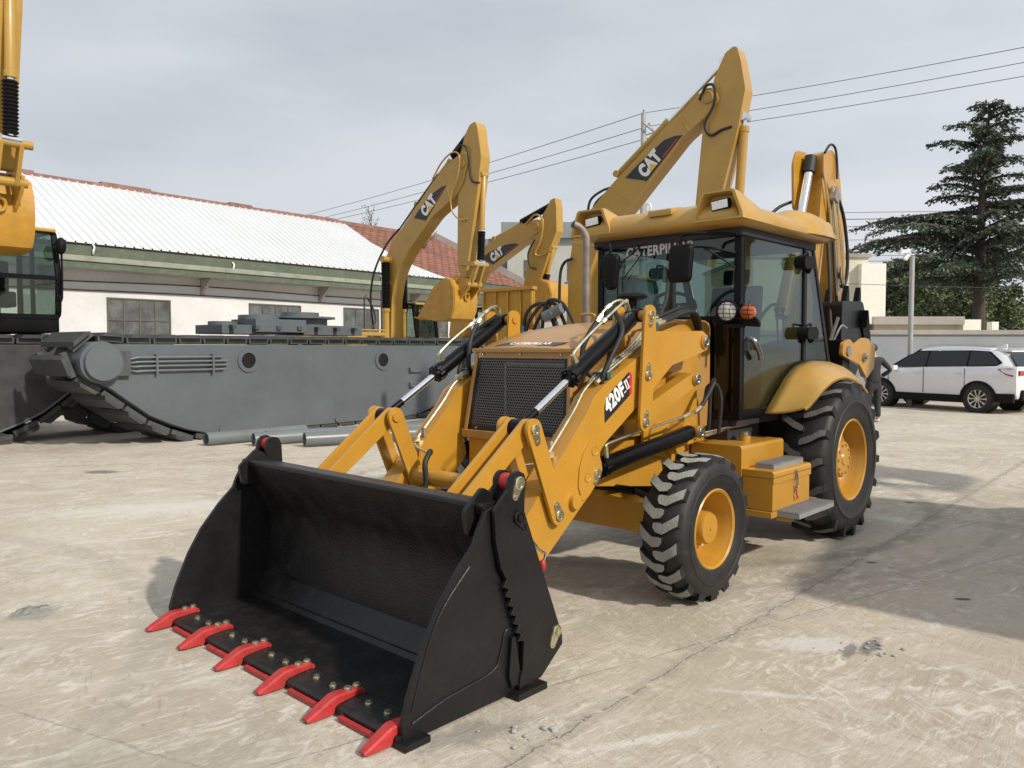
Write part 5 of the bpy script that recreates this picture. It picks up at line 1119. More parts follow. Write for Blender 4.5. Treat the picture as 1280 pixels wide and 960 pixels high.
# ================================================================== EXCAVATORS
PHI = R(-38.6)
def strip(mb, pts, th, y0, y1):
    """curved plate: polyline in x,z with thickness th, extruded over y"""
    P = [Vector((a, 0, b)) for a, b in pts]; up = []; lo = []
    for i, p in enumerate(P):
        d = (P[min(i+1, len(P)-1)]-P[max(i-1, 0)]).normalized(); n = Vector((-d.z, 0, d.x))*th/2; up.append((p+n)); lo.append((p-n))
    mb.prism([(q.x, q.z) for q in up]+[(q.x, q.z) for q in lo[::-1]], 'xz', y0, y1)
def cat_decal(par, poly, c, ang, size, y=0):
    mb = MB(); mb.prism(poly, 'xz', y-.001, y-.004); d = mb.build('boom_decal', M['decal'], par)
    r = Vector((math.cos(ang), 0, math.sin(ang))); u = Vector((-math.sin(ang), 0, math.cos(ang))); cc = Vector((c[0], y-.008, c[1]))
    text('lettering', 'CAT', size, cc, r, u, M['white'], d, bold=.075, shear=.0, sx=.68)
    mb = MB(); q = cc+Vector((0, -.003, 0)); tri = [q-r*size*.30-u*size*.38, q+r*size*.26-u*size*.38, q+r*size*.0+u*size*.02]; mb.loft([tri, [p+Vector((0, -.002, 0)) for p in tri]]); mb.build('triangle_mark', M['decaly'], d)
    return d, r, u
def bellows(par, p0, p1, r, name='cylinder_boot'):
    p0, p1 = Vector(p0), Vector(p1); Ln = (p1-p0).length; n = int(Ln/.055); pr = []
    for i in range(n): pr += [(r*.78, i*Ln/n), (r, (i+.5)*Ln/n)]
    pr.append((r*.78, Ln)); mb = MB(); mb.lathe(pr, p0, p1-p0, 18); return mb.build(name, M['plastic'], par)
def exc_bucket(par, side, y0, y1, teeth_dir=(-1, 0)):
    b = empty('bucket', (0, 0, 0), 0, par)
    for ya, yb in ((y0, y0+.03), (y1-.03, y1)):
        mb = MB(); mb.prism(side, 'xz', ya, yb); mb.build('side_plate', M['gold'], b, bevel=.006)
    n = len(side); mb = MB(); strip(mb, side[2:], .035, y0+.031, y1-.031); mb.build('shell', M['gold'], b)
    tip = Vector((side[-1][0]*.5+side[0][0]*.5, 0, side[-1][1]*.5+side[0][1]*.5)); td = (Vector((side[0][0], 0, side[0][1]))-Vector((side[-2][0], 0, side[-2][1]))).normalized()
    for k in range(5):
        y = y0+.08+(y1-y0-.16)*k/4; mb = MB(); c = Vector((side[0][0], y, side[0][1]-.02)); q = c+td*.20
        mb.loft([[c-td*.16+Vector((0, -.05, -.05)), c-td*.16+Vector((0, .05, -.05)), c-td*.16+Vector((0, .05, .05)), c-td*.16+Vector((0, -.05, .05))], [q+Vector((0, -.03, -.012)), q+Vector((0, .03, -.012)), q+Vector((0, .03, .012)), q+Vector((0, -.03, .012))]])
        mb.build('bucket_tooth', M['gold'], b)
    return b
def exc_body(root, sc_=1.0, cab=True, tracks=True, deck=1.05, top=2.15, x0=-3.3, x1=.45):
    if tracks:
        for y in (-.95, 1.45):
            mb = MB(); mb.prism(rpoly([(x0+.3, .05), (1.1, .05), (1.5, .5), (1.1, .92), (x0+.3, .92), (x0-.1, .5)], .25), 'xz', y-.3, y+.3); mb.build('crawler_track', M['pontdark'], root, bevel=.02)
        mb = MB(); mb.bb(x0+.5, .3, -.6, 1.1, .35, .85); mb.cyl((-1, .25, .8), (-1, .25, deck), .6); mb.build('undercarriage', M['exy'], root, bevel=.02)
    mb = MB(); mb.bb(x0+.7, x1, -.95, 1.45, deck, deck+.18); mb.bb(x0+.7, -.5, -.95, 1.45, deck+.18, top); mb.build('engine_housing', M['exy'], root, bevel=.04)
    mb = MB(); mb.prism(rpoly([(x0, -.9), (x0+.7, -1.0), (x0+.7, 1.5), (x0, 1.4)], .25), 'xy', deck-.05, top+.05); mb.build('counterweight', M['exy'], root, bevel=.05)
    if cab: exc_cab(root, -.7, .75, .62, 1.5, deck+.18, deck+1.95)
def exc_cab(root, x0, x1, y0, y1, z0, z1):
    c = empty('cab', (0, 0, 0), 0, root)
    P = rpoly([(x0, z0), (x1, z0), (x1+.05, z0+.7), (x1-.12, z1), (x0, z1)], .12, 5)
    mb = MB(); t = .08
    for y in (y0, y1):
        for p, q in zip(P, P[1:]+P[:1]): bar(mb, (p[0], y, p[1]), (q[0], y, q[1]), .06, .09, (0, 1, 0))
        bar(mb, (x0+.62, y, z0), (x0+.62, y, z1), .06, .08, (1, 0, 0)); bar(mb, (x0, y, z0+.62), (x1, y, z0+.62), .05, .04, (0, 1, 0))
    for p in ((x0, z0), (x1, z0), (x1-.12, z1), (x0, z1), (x1+.05, z0+.7)): bar(mb, (p[0], y0, p[1]), (p[0], y1, p[1]), .08, .08)
    mb.build('cab_frame', M['blackgloss'], c)
    mb = MB(); mb.bb(x0, x1, y0, y1, z1-.02, z1+.05); mb.build('cab_roof', M['exy'], c, bevel=.03)
    mb = MB(); mb.bb(x0-.02, x1+.02, y0-.02, y1+.02, z0-.30, z0+.02); mb.build('cab_base', M['blackgloss'], c, bevel=.05)
    for y in (y0, y1): glass('side_glass', [(p[0], y, p[1]) for p in P], M['glass'], c)
    glass('front_glass', [(x1+.05, y0, z0+.7), (x1+.05, y1, z0+.7), (x1-.12, y1, z1), (x1-.12, y0, z1)], M['glass'], c)
    glass('lower_glass', [(x1, y0, z0), (x1, y1, z0), (x1+.05, y1, z0+.7), (x1+.05, y0, z0+.7)], M['glass'], c)
    mb = MB(); ym = (y0+y1)/2; mb.bb(x0+.15, x0+.6, ym-.25, ym+.25, z0+.2, z0+.5); mb.bb(x0+.08, x0+.25, ym-.25, ym+.25, z0+.4, z0+1.1); mb.build('seat', M['seat'], c, bevel=.05)
    return c
def arm_set(root, boom, stick, w, dec=None, dec_c=None, dec_a=0, dec_s=.4, armcyl=None, armboot=None, bkcyl=None, bkboot=None, boomcyl=None, bucket=None, bw=1.05, hoses=(), rb=.075, joint=(), seams=()):
    mb = MB(); mb.prism(boom, 'xz', 0, w); bo = mb.build('boom', M['exy'], root, bevel=.015)
    mb = MB(); mb.prism(stick, 'xz', .035, w-.035); st = mb.build('stick', M['exy'], root, bevel=.015)
    if dec:
        d, r, u = cat_decal(bo, dec, dec_c, dec_a, dec_s)
        va = Vector((dec[4][0], 0, dec[4][1])); vb = Vector((dec[3][0], 0, dec[3][1])); p0 = va+(vb-va)*.10+u*.028; p1 = va+(vb-va)*.50+u*.028
        mb = MB(); mb.loft([[Vector((q.x, y, q.z)) for q in (p0, p1, p1+u*.028, p0+u*.020)] for y in (-.0065, -.0045)]); mb.build('decal_stripe', M['decalred'], d)
    ym = w/2
    def cyl_(nm, p, q, r, fr):
        p, q = Vector((p[0], ym, p[1])), Vector((q[0], ym, q[1])); m_ = p+(q-p)*fr; mb = MB(); mb.lathe([(r*.5, 0), (r, .05), (r, (m_-p).length-.1), (r*1.15, (m_-p).length-.09), (r*1.15, (m_-p).length)], p, q-p, 20); mb.cyl(p-Vector((0, w*.3, 0)), p+Vector((0, w*.3, 0)), r*.9, n=14)
        c = mb.build(nm, M['exy'], root); mb = MB(); mb.cyl(m_, q, r*.55, n=16); mb.cyl(q-Vector((0, w*.3, 0)), q+Vector((0, w*.3, 0)), r*.9, n=14); mb.build('piston_rod', M['chrome'], c); return c
    if armcyl:
        c = cyl_('arm_cylinder', *armcyl)
        if armboot: bellows(c, (armboot[0][0], ym, armboot[0][1]), (armboot[1][0], ym, armboot[1][1]), armboot[2])
    if bkcyl:
        c = cyl_('bucket_cylinder', *bkcyl)
        if bkboot: bellows(c, (bkboot[0][0], ym, bkboot[0][1]), (bkboot[1][0], ym, bkboot[1][1]), bkboot[2])
    if boomcyl:
        for y in (-.14, w+.14):
            (p, q) = boomcyl; mb = MB(); m_ = (p[0]+(q[0]-p[0])*.05, p[1]+(q[1]-p[1])*.05)
            mb.cyl((p[0], y, p[1]-.9), (p[0], y, p[1]), .10, n=18); mb.cyl((p[0], y, p[1]), (p[0], y, p[1]+.10), .125, n=18); mb.cyl((q[0], y-.12, q[1]), (q[0], y+.12, q[1]), .10, n=16); c = mb.build('boom_cylinder', M['exy'], root)
            bellows(c, (p[0], y, p[1]+.10), (q[0], y, q[1]-.08), .135)
    if joint:
        mb = MB()
        for (jx, jz, jr) in joint: mb.lathe([(jr, .0), (jr, .03), (jr*.8, .04), (jr*.75, .02), (.001, .02)], (jx, 0, jz), (0, -1, 0), 24)
        mb.build('joint_boss', M['exy'], bo)
    mb = MB()
    for p, q in seams: mb.tube([(p[0], -.002, p[1]), (q[0], -.002, q[1])], .010, 6, 1)
    if seams: mb.build('weld_seam', M['exy'], bo)
    if hoses:
        for h, r, mm in hoses:
            mb = MB(); mb.tube([(a, y, b) for a, y, b in h], r, 8, 6); mb.build('hydraulic_hose', M[mm], root)
    if bucket: exc_bucket(root, bucket, ym-bw/2+.05, ym+bw/2)
    return bo, st
A_BOOM = rpoly([(3.36, 7.02), (3.22, 7.05), (2.39, 6.66), (1.22, 5.58), (.40, 4.81), (.10, 4.35), (-.05, 3.97), (-.16, 1.9), (.32, 1.9), (.36, 3.1), (.49, 3.66), (.72, 4.10), (1.11, 4.54), (2.10, 5.42), (2.99, 5.89), (3.25, 6.2), (3.45, 6.8)], .12, 4)
A_STICK = rpoly([(3.57, 7.78), (3.45, 7.74), (3.28, 7.50), (3.10, 7.0), (3.03, 6.5), (3.00, 5.0), (2.98, 3.95), (3.12, 3.62), (3.30, 3.62), (3.52, 4.8), (3.74, 5.9), (3.87, 6.85), (3.74, 7.62), (3.66, 7.80)], .03, 3)
A_BKT = [(1.70, 2.55), (2.37, 3.42), (2.75, 3.61), (2.98, 3.54), (3.09, 3.30), (3.11, 2.99), (3.08, 2.72), (2.98, 2.50), (2.75, 2.42), (2.30, 2.44)]
A_H = [([(2.1, -.02, 6.45), (2.5, -.06, 6.85), (2.95, -.10, 7.05), (3.2, -.10, 6.9), (3.12, -.08, 6.4), (2.85, -.06, 5.9), (2.88, -.05, 5.45), (3.15, -.02, 5.20), (3.4, .0, 5.20)], .022, 'exy'),
       ([(3.0, -.03, 7.10), (3.25, -.05, 7.22), (3.42, -.03, 7.05), (3.46, .01, 6.6), (3.55, .0, 6.22), (3.85, -.0, 6.12)], .025, 'rubber'),
       ([(-.25, -.18, 2.2), (-.35, -.2, 3.2), (-.2, -.16, 4.0), (.2, -.05, 4.75), (.6, .1, 5.2)], .03, 'rubber'), ([(.6, .1, 5.18), (1.4, .1, 5.9), (2.2, .1, 6.60)], .025, 'rubber')]
def exc_link(root, w):
    ym = w/2; mb = MB()
    for y in (ym-.22, ym+.22): mb.prism(stadium((3.14, 4.02), (3.66, 3.96), .06, .06), 'xz', y-.02, y+.02)
    for y in (ym-.14, ym+.14): mb.prism(stadium((3.66, 3.96), (3.42, 3.42), .07, .08), 'xz', y-.03, y+.03)
    mb.cyl((3.66, ym-.3, 3.96), (3.66, ym+.3, 3.96), .065, n=16); mb.cyl((3.42, ym-.3, 3.42), (3.42, ym+.3, 3.42), .07, n=16); mb.cyl((3.0, ym-.3, 3.55), (3.0, ym+.3, 3.55), .07, n=16); mb.build('bucket_linkage', M['exy'], root)
    mb = MB()
    for y in (ym-.22, ym+.22): mb.prism([(2.7, 3.55), (3.0, 3.70), (3.5, 3.52), (3.45, 3.3), (3.12, 3.0), (2.95, 3.4)], 'xz', y-.025, y+.025)
    lo = []
    for i in range(17): t = 2*math.pi*i/16; lo.append((3.18+.02*math.sin(t), ym+.08*math.cos(t), 3.10+.10*math.sin(t)))
    mb.tube(lo, .028, 8, 1); mb.build('bucket_lug', M['gold'], root)
def build_A(name, label, loc, rz, deck=1.05, tracks=True, cab=True, dec=True):
    r = empty(name, loc, rz); tag(r, label, 'excavator', 'yellow excavators in the yard')
    exc_body(r, tracks=tracks, cab=cab, deck=deck, top=deck+1.0)
    arm_set(r, A_BOOM, A_STICK, .45, dec=[(1.32, 5.43), (1.55, 5.38), (1.70, 5.33), (1.81, 5.31), (2.62, 6.20), (2.45, 6.20), (2.11, 6.06), (1.80, 5.85), (1.50, 5.62)], dec_c=(1.92, 5.72), dec_a=math.atan2(.80, .86), dec_s=.42,
            armcyl=((1.3, 5.85), (3.38, 7.60), .085, .62), armboot=((2.66, 7.02), (3.30, 7.54), .12), bkcyl=((3.80, 6.38), (3.68, 4.0), .075, .62), bkboot=((3.72, 4.86), (3.68, 4.08), .115),
            boomcyl=((.26, 2.75), (.24, 4.30)), bucket=A_BKT, bw=1.05, hoses=A_H, joint=((3.20, 6.72, .13), (.24, 4.30, .14)), seams=(((1.0, 5.36), (1.28, 4.70)), ((2.5, 6.62), (2.75, 5.82)), ((.02, 3.9), (.44, 3.5))))
    exc_link(r, .45); return r
EA = build_A('crawler_excavator', 'left yellow excavator with steep boom and hanging bucket in front of the tiled roof', (-3.879, 24, 0), PHI)
# amphibious excavator at the left edge: same arms, higher deck
ES = empty('amphibious_excavator', (-10.5, 14.1, .78), PHI); tag(ES, 'excavator cut off by the left edge with rounded glass cab and yellow bucket', 'excavator', 'yellow excavators in the yard')
exc_body(ES, tracks=False, cab=False, deck=1.15, top=2.0)
for ch in [c for c in bpy.data.objects if c.parent is EA and c.name.split('.')[0] in ('boom', 'stick', 'arm_cylinder', 'bucket_cylinder', 'boom_cylinder', 'bucket', 'bucket_linkage', 'bucket_lug', 'hydraulic_hose')]: copy_tree(ch, ES)
cb = exc_cab(ES, -.40, 1.35, .72, 1.75, 1.46, 3.02)
mb = MB(); mb.tube([(1.38, 1.74, 1.9), (1.46, 1.78, 1.8), (1.46, 1.78, 2.75), (1.34, 1.72, 2.80)], .018, 8, 4); mb.ball((1.56, 1.74, 2.74), (.10, .09, .155), 16, 12); mb.build('mirror', M['plastic'], cb)

# excavator C, the big one behind the cab
EC = empty('crawler_excavator', (1.487, 15.5, 0), PHI); tag(EC, 'largest yellow excavator boom rising directly behind the backhoe cab', 'excavator', 'yellow excavators in the yard')
C_BOOM = rpoly([(2.56, 6.15), (2.44, 6.20), (2.26, 6.10), (2.0, 5.90), (1.69, 5.68), (.48, 4.71), (.12, 4.41), (-.11, 4.16), (-.38, 3.75), (-.48, 3.2), (-.50, 1.7), (-.05, 1.7), (-.02, 3.0), (.20, 3.55), (.55, 3.98), (.96, 4.37), (1.29, 4.71), (1.97, 5.40), (2.36, 5.66), (2.66, 5.95)], .08, 4)
C_STICK = rpoly([(2.88, 6.80), (2.74, 6.72), (2.56, 6.36), (2.48, 6.1), (2.35, 5.58), (2.22, 4.2), (2.20, 3.2), (2.45, 3.1), (2.70, 4.30), (3.0, 5.47), (3.11, 6.05), (3.02, 6.55), (2.95, 6.78)], .03, 3)
arm_set(EC, C_BOOM, C_STICK, .40, dec=[(.81, 4.85), (1.0, 4.80), (1.17, 4.76), (1.27, 4.73), (1.98, 5.45), (1.83, 5.46), (1.61, 5.42), (1.37, 5.25), (1.08, 5.06)], dec_c=(1.33, 5.03), dec_a=math.atan2(.70, .72), dec_s=.33,
        joint=((2.45, 6.02, .11),), seams=(((.52, 4.72), (.94, 4.38)), ((1.9, 5.78), (2.1, 5.5)), ((-.40, 3.75), (.28, 3.60))), armcyl=((.55, 4.98), (2.66, 6.62), .07, .50), bkcyl=((2.98, 5.52), (2.86, 4.10), .065, .12) and ((2.94, 4.0), (3.04, 5.62), .080, .90),
        hoses=[([(2.3, -.02, 6.0), (2.45, -.06, 6.20), (2.60, -.07, 6.15), (2.58, -.05, 5.85), (2.42, -.05, 5.55), (2.50, .0, 5.36), (2.70, .02, 5.42), (2.88, .03, 5.45)], .024, 'rubber'), ([(-.1, .1, 4.25), (-.02, .1, 4.55), (.25, .1, 4.70), (.5, .15, 4.75)], .025, 'rubber'), ([(-.05, .18, 4.25), (.05, .18, 4.5), (.3, .2, 4.68)], .025, 'rubber'), ([(-.1, .06, 4.22), (.5, .06, 4.77), (1.2, .06, 5.32), (1.72, .06, 5.75), (2.25, .06, 6.14)], .018, 'exy'), ([(1.3, .30, 5.42), (2.0, .30, 5.98), (2.5, .3, 6.3), (2.72, .2, 6.5)], .022, 'rubber'),
               ([(-.62, -.1, 2.4), (-.60, -.1, 3.1), (-.50, -.1, 3.35), (-.30, -.1, 3.42)], .03, 'rubber')])
exc_body(EC, deck=1.1, top=2.0, x0=-1.8)
# ribbed engine cover raised on its deck
cv = MB()
c0 = Vector((-2.15, -.95, 2.02)); 
cv.bb(-1.86, -.60, -.97, -.93, 2.02, 2.78)
cvr = cv.build('engine_cover', M['gold'], EC, bevel=.006)
rb_ = MB()
for x in (-1.83, -1.52, -1.21, -.90, -.63): rb_.bb(x-.02, x+.02, -1.02, -.971, 2.04, 2.76)
rb_.bb(-1.89, -.57, -1.04, -.90, 2.78, 2.84); rb_.build('cover_rib', M['gold'], cvr, bevel=.004)
hm = MB()
for x, y in ((-.35, -1.0), (-.25, -1.05), (-.10, -1.0), (.10, -1.0)): hm.tube([(x-.5, y, 1.9), (x-.3, y-.1, 2.35+.2*math.sin(x*9)), (x, y-.05, 2.5), (x+.2, y, 2.2), (x+.3, y, 1.9)], .035, 8, 6)
hm.build('loose_hose', M['rubber'], EC)
mb = MB(); mb.cyl((-.25, -1.1, 2.25), (.15, -1.1, 2.4), .10, n=16); mb.ball((-.05, -1.12, 2.3), .09, 14, 10); mb.build('swivel_joint', M['pipe'], EC)

# excavator B, the small one in the middle
EB = empty('crawler_excavator', (-1.05, 26, 0), PHI); tag(EB, 'middle yellow excavator with low boom and curled bucket, half hidden by the exhaust pipe', 'excavator', 'yellow excavators in the yard')
B_BOOM = rpoly([(2.40, 5.62), (2.19, 5.62), (1.45, 5.46), (.24, 4.99), (-.6, 4.3), (-1.2, 3.4), (-1.4, 2.0), (-.8, 2.0), (-.5, 3.3), (.12, 4.14), (.58, 4.35), (1.61, 4.88), (2.39, 5.22), (2.55, 5.45)], .12, 4)
B_STICK = rpoly([(2.94, 6.20), (2.80, 6.16), (2.68, 5.96), (2.44, 5.63), (2.03, 4.81), (1.74, 3.44), (1.9, 3.2), (2.22, 3.25), (2.85, 4.82), (3.04, 5.21), (3.02, 5.95), (2.97, 6.2)], .03, 3)
B_BKT = [(1.55, 2.75), (1.8, 3.4), (2.1, 3.62), (2.6, 3.75), (2.95, 3.60), (3.05, 3.25), (2.95, 2.9), (2.7, 2.62), (2.3, 2.5), (1.9, 2.5)]
arm_set(EB, B_BOOM, B_STICK, .42, dec=[(.10, 4.60), (.30, 4.47), (.45, 4.40), (.58, 4.35), (1.62, 4.91), (1.45, 4.96), (1.13, 4.95), (.75, 4.86), (.40, 4.75)], dec_c=(.72, 4.66), dec_a=math.atan2(.50, .95), dec_s=.36,
        armcyl=((.5, 5.2), (2.80, 6.0), .08, .5), armboot=((1.55, 5.62), (2.72, 6.02), .11), bkcyl=((2.80, 4.75), (2.30, 3.0), .07, .5), bkboot=((2.58, 3.95), (2.36, 3.25), .105), bucket=B_BKT, bw=1.05, joint=((2.28, 5.42, .12),),
        hoses=[([(1.9, -.03, 5.5), (2.3, -.06, 5.75), (2.6, -.07, 5.55), (2.52, -.05, 5.0), (2.30, -.05, 4.6), (2.45, .0, 4.5), (2.9, .0, 4.62)], .028, 'exy'), ([(2.3, -.07, 5.0), (2.05, -.08, 4.6), (2.1, -.06, 4.2), (2.3, .0, 4.1)], .026, 'rubber')])
exc_body(EB, deck=1.05, top=2.0)

# off to the right of the picture another machine throws its shade over the yard
ER = copy_tree(EA); ER.location = (6.9, 5.6, 0); ER.rotation_euler = (0, 0, R(60)); ER['label'] = 'yellow excavator parked beyond the right edge, its shade lying on the concrete'

# ================================================================== PONTOONS
def pontoon_parts(root, CXm, full=True, dark=False):
    """root x runs along the pontoon; mirrored about x = CXm; near side plate at y = 0"""
    e = 2*CXm; half = [(-2.05, 1.50), (-2.02, 1.30), (-1.88, 1.12), (-1.69, 1.03), (-1.33, .76), (-.95, .48), (-.61, .32), (-.27, .19), (.10, .10), (.75, .07)]
    poly = half+[(e-a, b) for a, b in half[::-1]]; poly = poly+[(e+1.95, 1.73), (-1.95, 1.73)]
    mb = MB(); mb.prism(poly, 'xz', .0, 1.15); mb.build('hull', M['hulldark'] if dark else M['pont'], root, bevel=.02)
    for sx in (1, -1):
        X = lambda a: a if sx > 0 else e-a
        o = MB(); strip(o, [(X(-1.72), 1.10), (X(-1.33), .80), (X(-.95), .52), (X(-.61), .36), (X(-.27), .23), (X(.10), .14)], .03, -.03, .0)
        o.build('rubbing_strip', M['pont'], root)
    for X in (-1.80, e+1.80):
        mb = MB(); mb.cyl((X, -.16, 1.43), (X, .2, 1.43), .345, n=40); mb.cyl((X, -.24, 1.43), (X, -.16, 1.43), .295, n=40); mb.build('drive_motor_cover', M['pont'], root, bevel=.008)
    mb = MB(); path = [(-1.55, 1.80)]
    loop = [(-1.80+.46*math.cos(t), 1.43+.40*math.sin(t)) for t in (R(90), R(120), R(150), R(180), R(215))]
    loop += [(-1.72, .93), (-1.36, .66), (-.98, .38), (-.64, .22), (-.3, .09), (.2, .04)]
    left = loop[::-1]; full_path = left+[(CXm, 1.82)]
    # sample the whole closed band
    pts = [(.6, .04)]+[(a, b) for a, b in left]+[(-1.2, 1.80), (CXm, 1.80)]
    pts = pts+[(e-a, b) for a, b in pts[::-1][1:]]
    P = [Vector((a, 0, b)) for a, b in pts]; P.append(P[0]); seg = [(P[i+1]-P[i]).length for i in range(len(P)-1)]; T = sum(seg); n = int(T/.46)
    def at_(s):
        for i, l in enumerate(seg):
            if s <= l: return P[i]+(P[i+1]-P[i])*s/l, (P[i+1]-P[i]).normalized()
            s -= l
        return P[-1], (P[-1]-P[-2]).normalized()
    sh = MB(); ch = [MB(), MB()]
    for k in range(n):
        c, d = at_(k*T/n+.01); nrm = Vector((-d.z, 0, d.x)); 
        if (c-Vector((CXm, 0, .9))).dot(nrm) < 0: nrm = -nrm
        o = c+nrm*.062
        for ya, yb in ((-.07, 1.22),):
            sh.loft([[o-d*.185-nrm*.022+Vector((0, y, 0)), o+d*.185-nrm*.022+Vector((0, y, 0)), o+d*.13+nrm*.040+Vector((0, y, 0)), o-d*.13+nrm*.040+Vector((0, y, 0))] for y in (ya, yb)])
        for ci, yy in enumerate((.02, .95)):
            c2 = c+Vector((0, yy+.06, 0)); ch[ci].loft([[c2-d*.21-nrm*.05+Vector((0, y, 0)), c2+d*.21-nrm*.05+Vector((0, y, 0)), c2+d*.21+nrm*.038+Vector((0, y, 0)), c2-d*.21+nrm*.038+Vector((0, y, 0))] for y in (-.05, .05)])
    tr = sh.build('track_shoes', M['hulldark'] if dark else M['shoe'], root)
    for q in ch: q.build('track_chain', M['pontdark'], tr)
    if full:
        for X, Zz in ((.99, 1.43), (e-1.18, 1.40)):
            mb = MB(); mb.lathe([(.150, .015), (.150, -.025), (.225, -.025), (.235, -.005), (.235, .01)], (X, 0, Zz), (0, 1, 0), 36, caps=False); pf = mb.build('port_flange', M['pont'], root)
            mb = MB(); mb.cyl((X, -.006, Zz), (X, .0, Zz), .155, n=28); mb.build('port_opening', M['black'], pf)
        mb = MB()
        for i, (z, xe) in enumerate(((1.51, .42), (1.435, .52), (1.36, .52), (1.28, .46))):
            mb.tube([(-1.45, -.05, 1.40+(1.43-z)*-.4), (-1.2, -.05, z-.01), (-1.0, -.06, z), (xe-.25, -.06, z), (xe, -.05, z)], .017, 8, 3)
        hp = mb.build('hydraulic_pipe', M['pipe'], root)
        mb = MB(); mb.bb(-.86, -.82, -.09, .0, 1.22, 1.56); mb.bb(.20, .24, -.09, .0, 1.22, 1.56); mb.build('pipe_clamp', M['pont'], hp)
        mb = MB(); mb.bb(-1.52, -1.30, -.10, .0, 1.20, 1.62); mb.build('hose_cover', M['pontdark'], root, bevel=.01)
        for X, Zz in ((e-.2, 1.15), (e-.2, .80)):
            mb = MB(); mb.bb(X-.18, X+.22, -.05, 0, Zz-.05, Zz-.02); mb.bb(X-.18, X-.08, -.07, 0, Zz-.02, Zz+.06); mb.build('cleat', M['pont'], root)
        for X in (.4, 3.1):
            mb = MB(); mb.cyl((X, -.03, .15), (X, 0, .15), .05, n=12); mb.build('drain_plug', M['pont'], root)
M['shoe'] = mat('track_shoe_steel', (.042, .046, .047), .5, var=.25, vscale=4, dirt=.35, dirtcol=(.16, .15, .13)); M['hulldark'] = mat('shaded_dark_steel', (.035, .034, .035), .55, var=.4, vscale=3, dirt=.5, dirtcol=(.09, .08, .06))  # hulldark: dark steel with the left edge's shade put into its colour
PT = empty('tracked_pontoon', (-5.67, 14.4, 0), GA); tag(PT, 'long grey steel pontoon with round drive cover and two ports, behind the black bucket', 'pontoon', 'grey tracked pontoons')
pontoon_parts(PT, 2.8)
PT2 = empty('tracked_pontoon', (-5.67-.782*2.3, 14.4+.624*2.3, 0), GA); tag(PT2, 'second grey pontoon in the shade behind the long near one', 'pontoon', 'grey tracked pontoons')
pontoon_parts(PT2, 1.2, full=False)
# pontoon under the amphibious excavator (a part of it)
inv = ES.matrix_basis.inverted() if False else (Matrix.Translation(Vector((-10.5, 14.1, .78))) @ Matrix.Rotation(PHI, 4, 'Z')).inverted()
for off, nm in ((0, 0), (2.6, 1)):
    o = Vector((-5.67, 14.4, 0))+Vector((.624, .782, 0))*(-6.85)+Vector((-.782, .624, 0))*(2.0+off*1.0)
    pe = empty('pontoon', inv @ o, GA-PHI, ES); pontoon_parts(pe, 2.0, full=False, dark=True)
# slewing rings and boxes standing on the pontoon
def PW(x, y, z=0): return (-5.67+.624*x-.782*y, 14.4+.782*x+.624*y, z)
TB = empty('slewing_base', PW(0, 0), GA); tag(TB, 'stack of flat grey slewing rings on boxes, on top of the long pontoon', 'slewing base')
mb = MB(); mb.bb(1.0, 2.3, .9, 1.9, 1.955, 2.14); mb.bb(1.7, 2.95, .8, 1.7, 2.0, 2.27); mb.bb(2.95, 4.6, .9, 1.9, 1.955, 2.17); mb.build('base_box', M['pont'], TB, bevel=.01)
mb = MB(); mb.cyl((2.1, 1.3, 2.27), (2.1, 1.3, 2.36), .42, n=32); mb.cyl((1.45, 1.6, 2.14), (1.45, 1.6, 2.22), .30, n=24); mb.build('small_ring', M['pont'], TB)
mb = MB(); mb.cyl((3.3, 1.5, 2.17), (3.3, 1.5, 2.32), .60, n=36); mb.cyl((3.3, 1.5, 2.32), (3.3, 1.5, 2.36), .78, n=40); mb.cyl((3.3, 1.5, 2.36), (3.3, 1.5, 2.46), .42, n=32); mb.build('large_ring', M['pont'], TB)
for i in range(7):
    x = 1.15+i*.52; mb = MB(); mb.bb(x, x+.10, .76, .90, 2.05, 2.13); mb.build('mounting_lug', M['pontdark'], TB)
FR = empty('yellow_frame', PW(0, 0), GA); tag(FR, 'thin yellow rail with bent black bars left of the tall boom foot', 'frame')
mb = MB(); mb.bb(5.0, 5.8, 1.4, 1.5, 1.98, 2.06); mb.bb(5.0, 5.8, 1.4, 1.45, 2.10, 2.13); mb.build('rail', M['exy'], FR)
mb = MB(); mb.tube([(5.15, 1.45, 2.0), (5.15, 1.45, 2.8), (5.2, 1.45, 2.95)], .02, 8, 3); mb.tube([(5.25, 1.45, 2.9), (5.45, 1.45, 2.6), (5.5, 1.45, 2.3), (5.3, 1.45, 2.1)], .02, 8, 4); mb.tube([(5.7, 1.45, 2.0), (5.7, 1.45, 3.1)], .018, 8, 1); mb.build('bent_bar', M['wire'], FR)
# ---- steel pipes on the ground
for (p, q, r, lab) in (((-5.22, 13.45), (-3.9, 14.85), .115, 'left end pipe of the grey steel pipes below the pontoon bow'), ((-4.40, 13.42), (-2.6, 14.75), .115, 'second grey steel pipe from the left lying below the pontoon'), ((-4.28, 13.72), (-1.4, 15.6), .115, 'grey steel pipe lying behind the two open ends below the pontoon'),
                       ((-3.50, 13.30), (-.2, 15.2), .125, 'longest grey steel pipe, nearest the yellow loader arm')):
    d = (Vector((*q, 0))-Vector((*p, 0))).normalized(); Ln = (Vector((*q, 0))-Vector((*p, 0))).length
    mb = MB(); mb.lathe([(r*.84, .6), (r*.84, .0), (r, .0), (r, Ln), (r*.84, Ln), (r*.84, Ln-.6)], (p[0], p[1], r), d, 28, caps=False)
    tag(mb.build('steel_pipe', M['pipe'], recalc=True), lab, 'pipe', 'grey steel pipes on the ground')
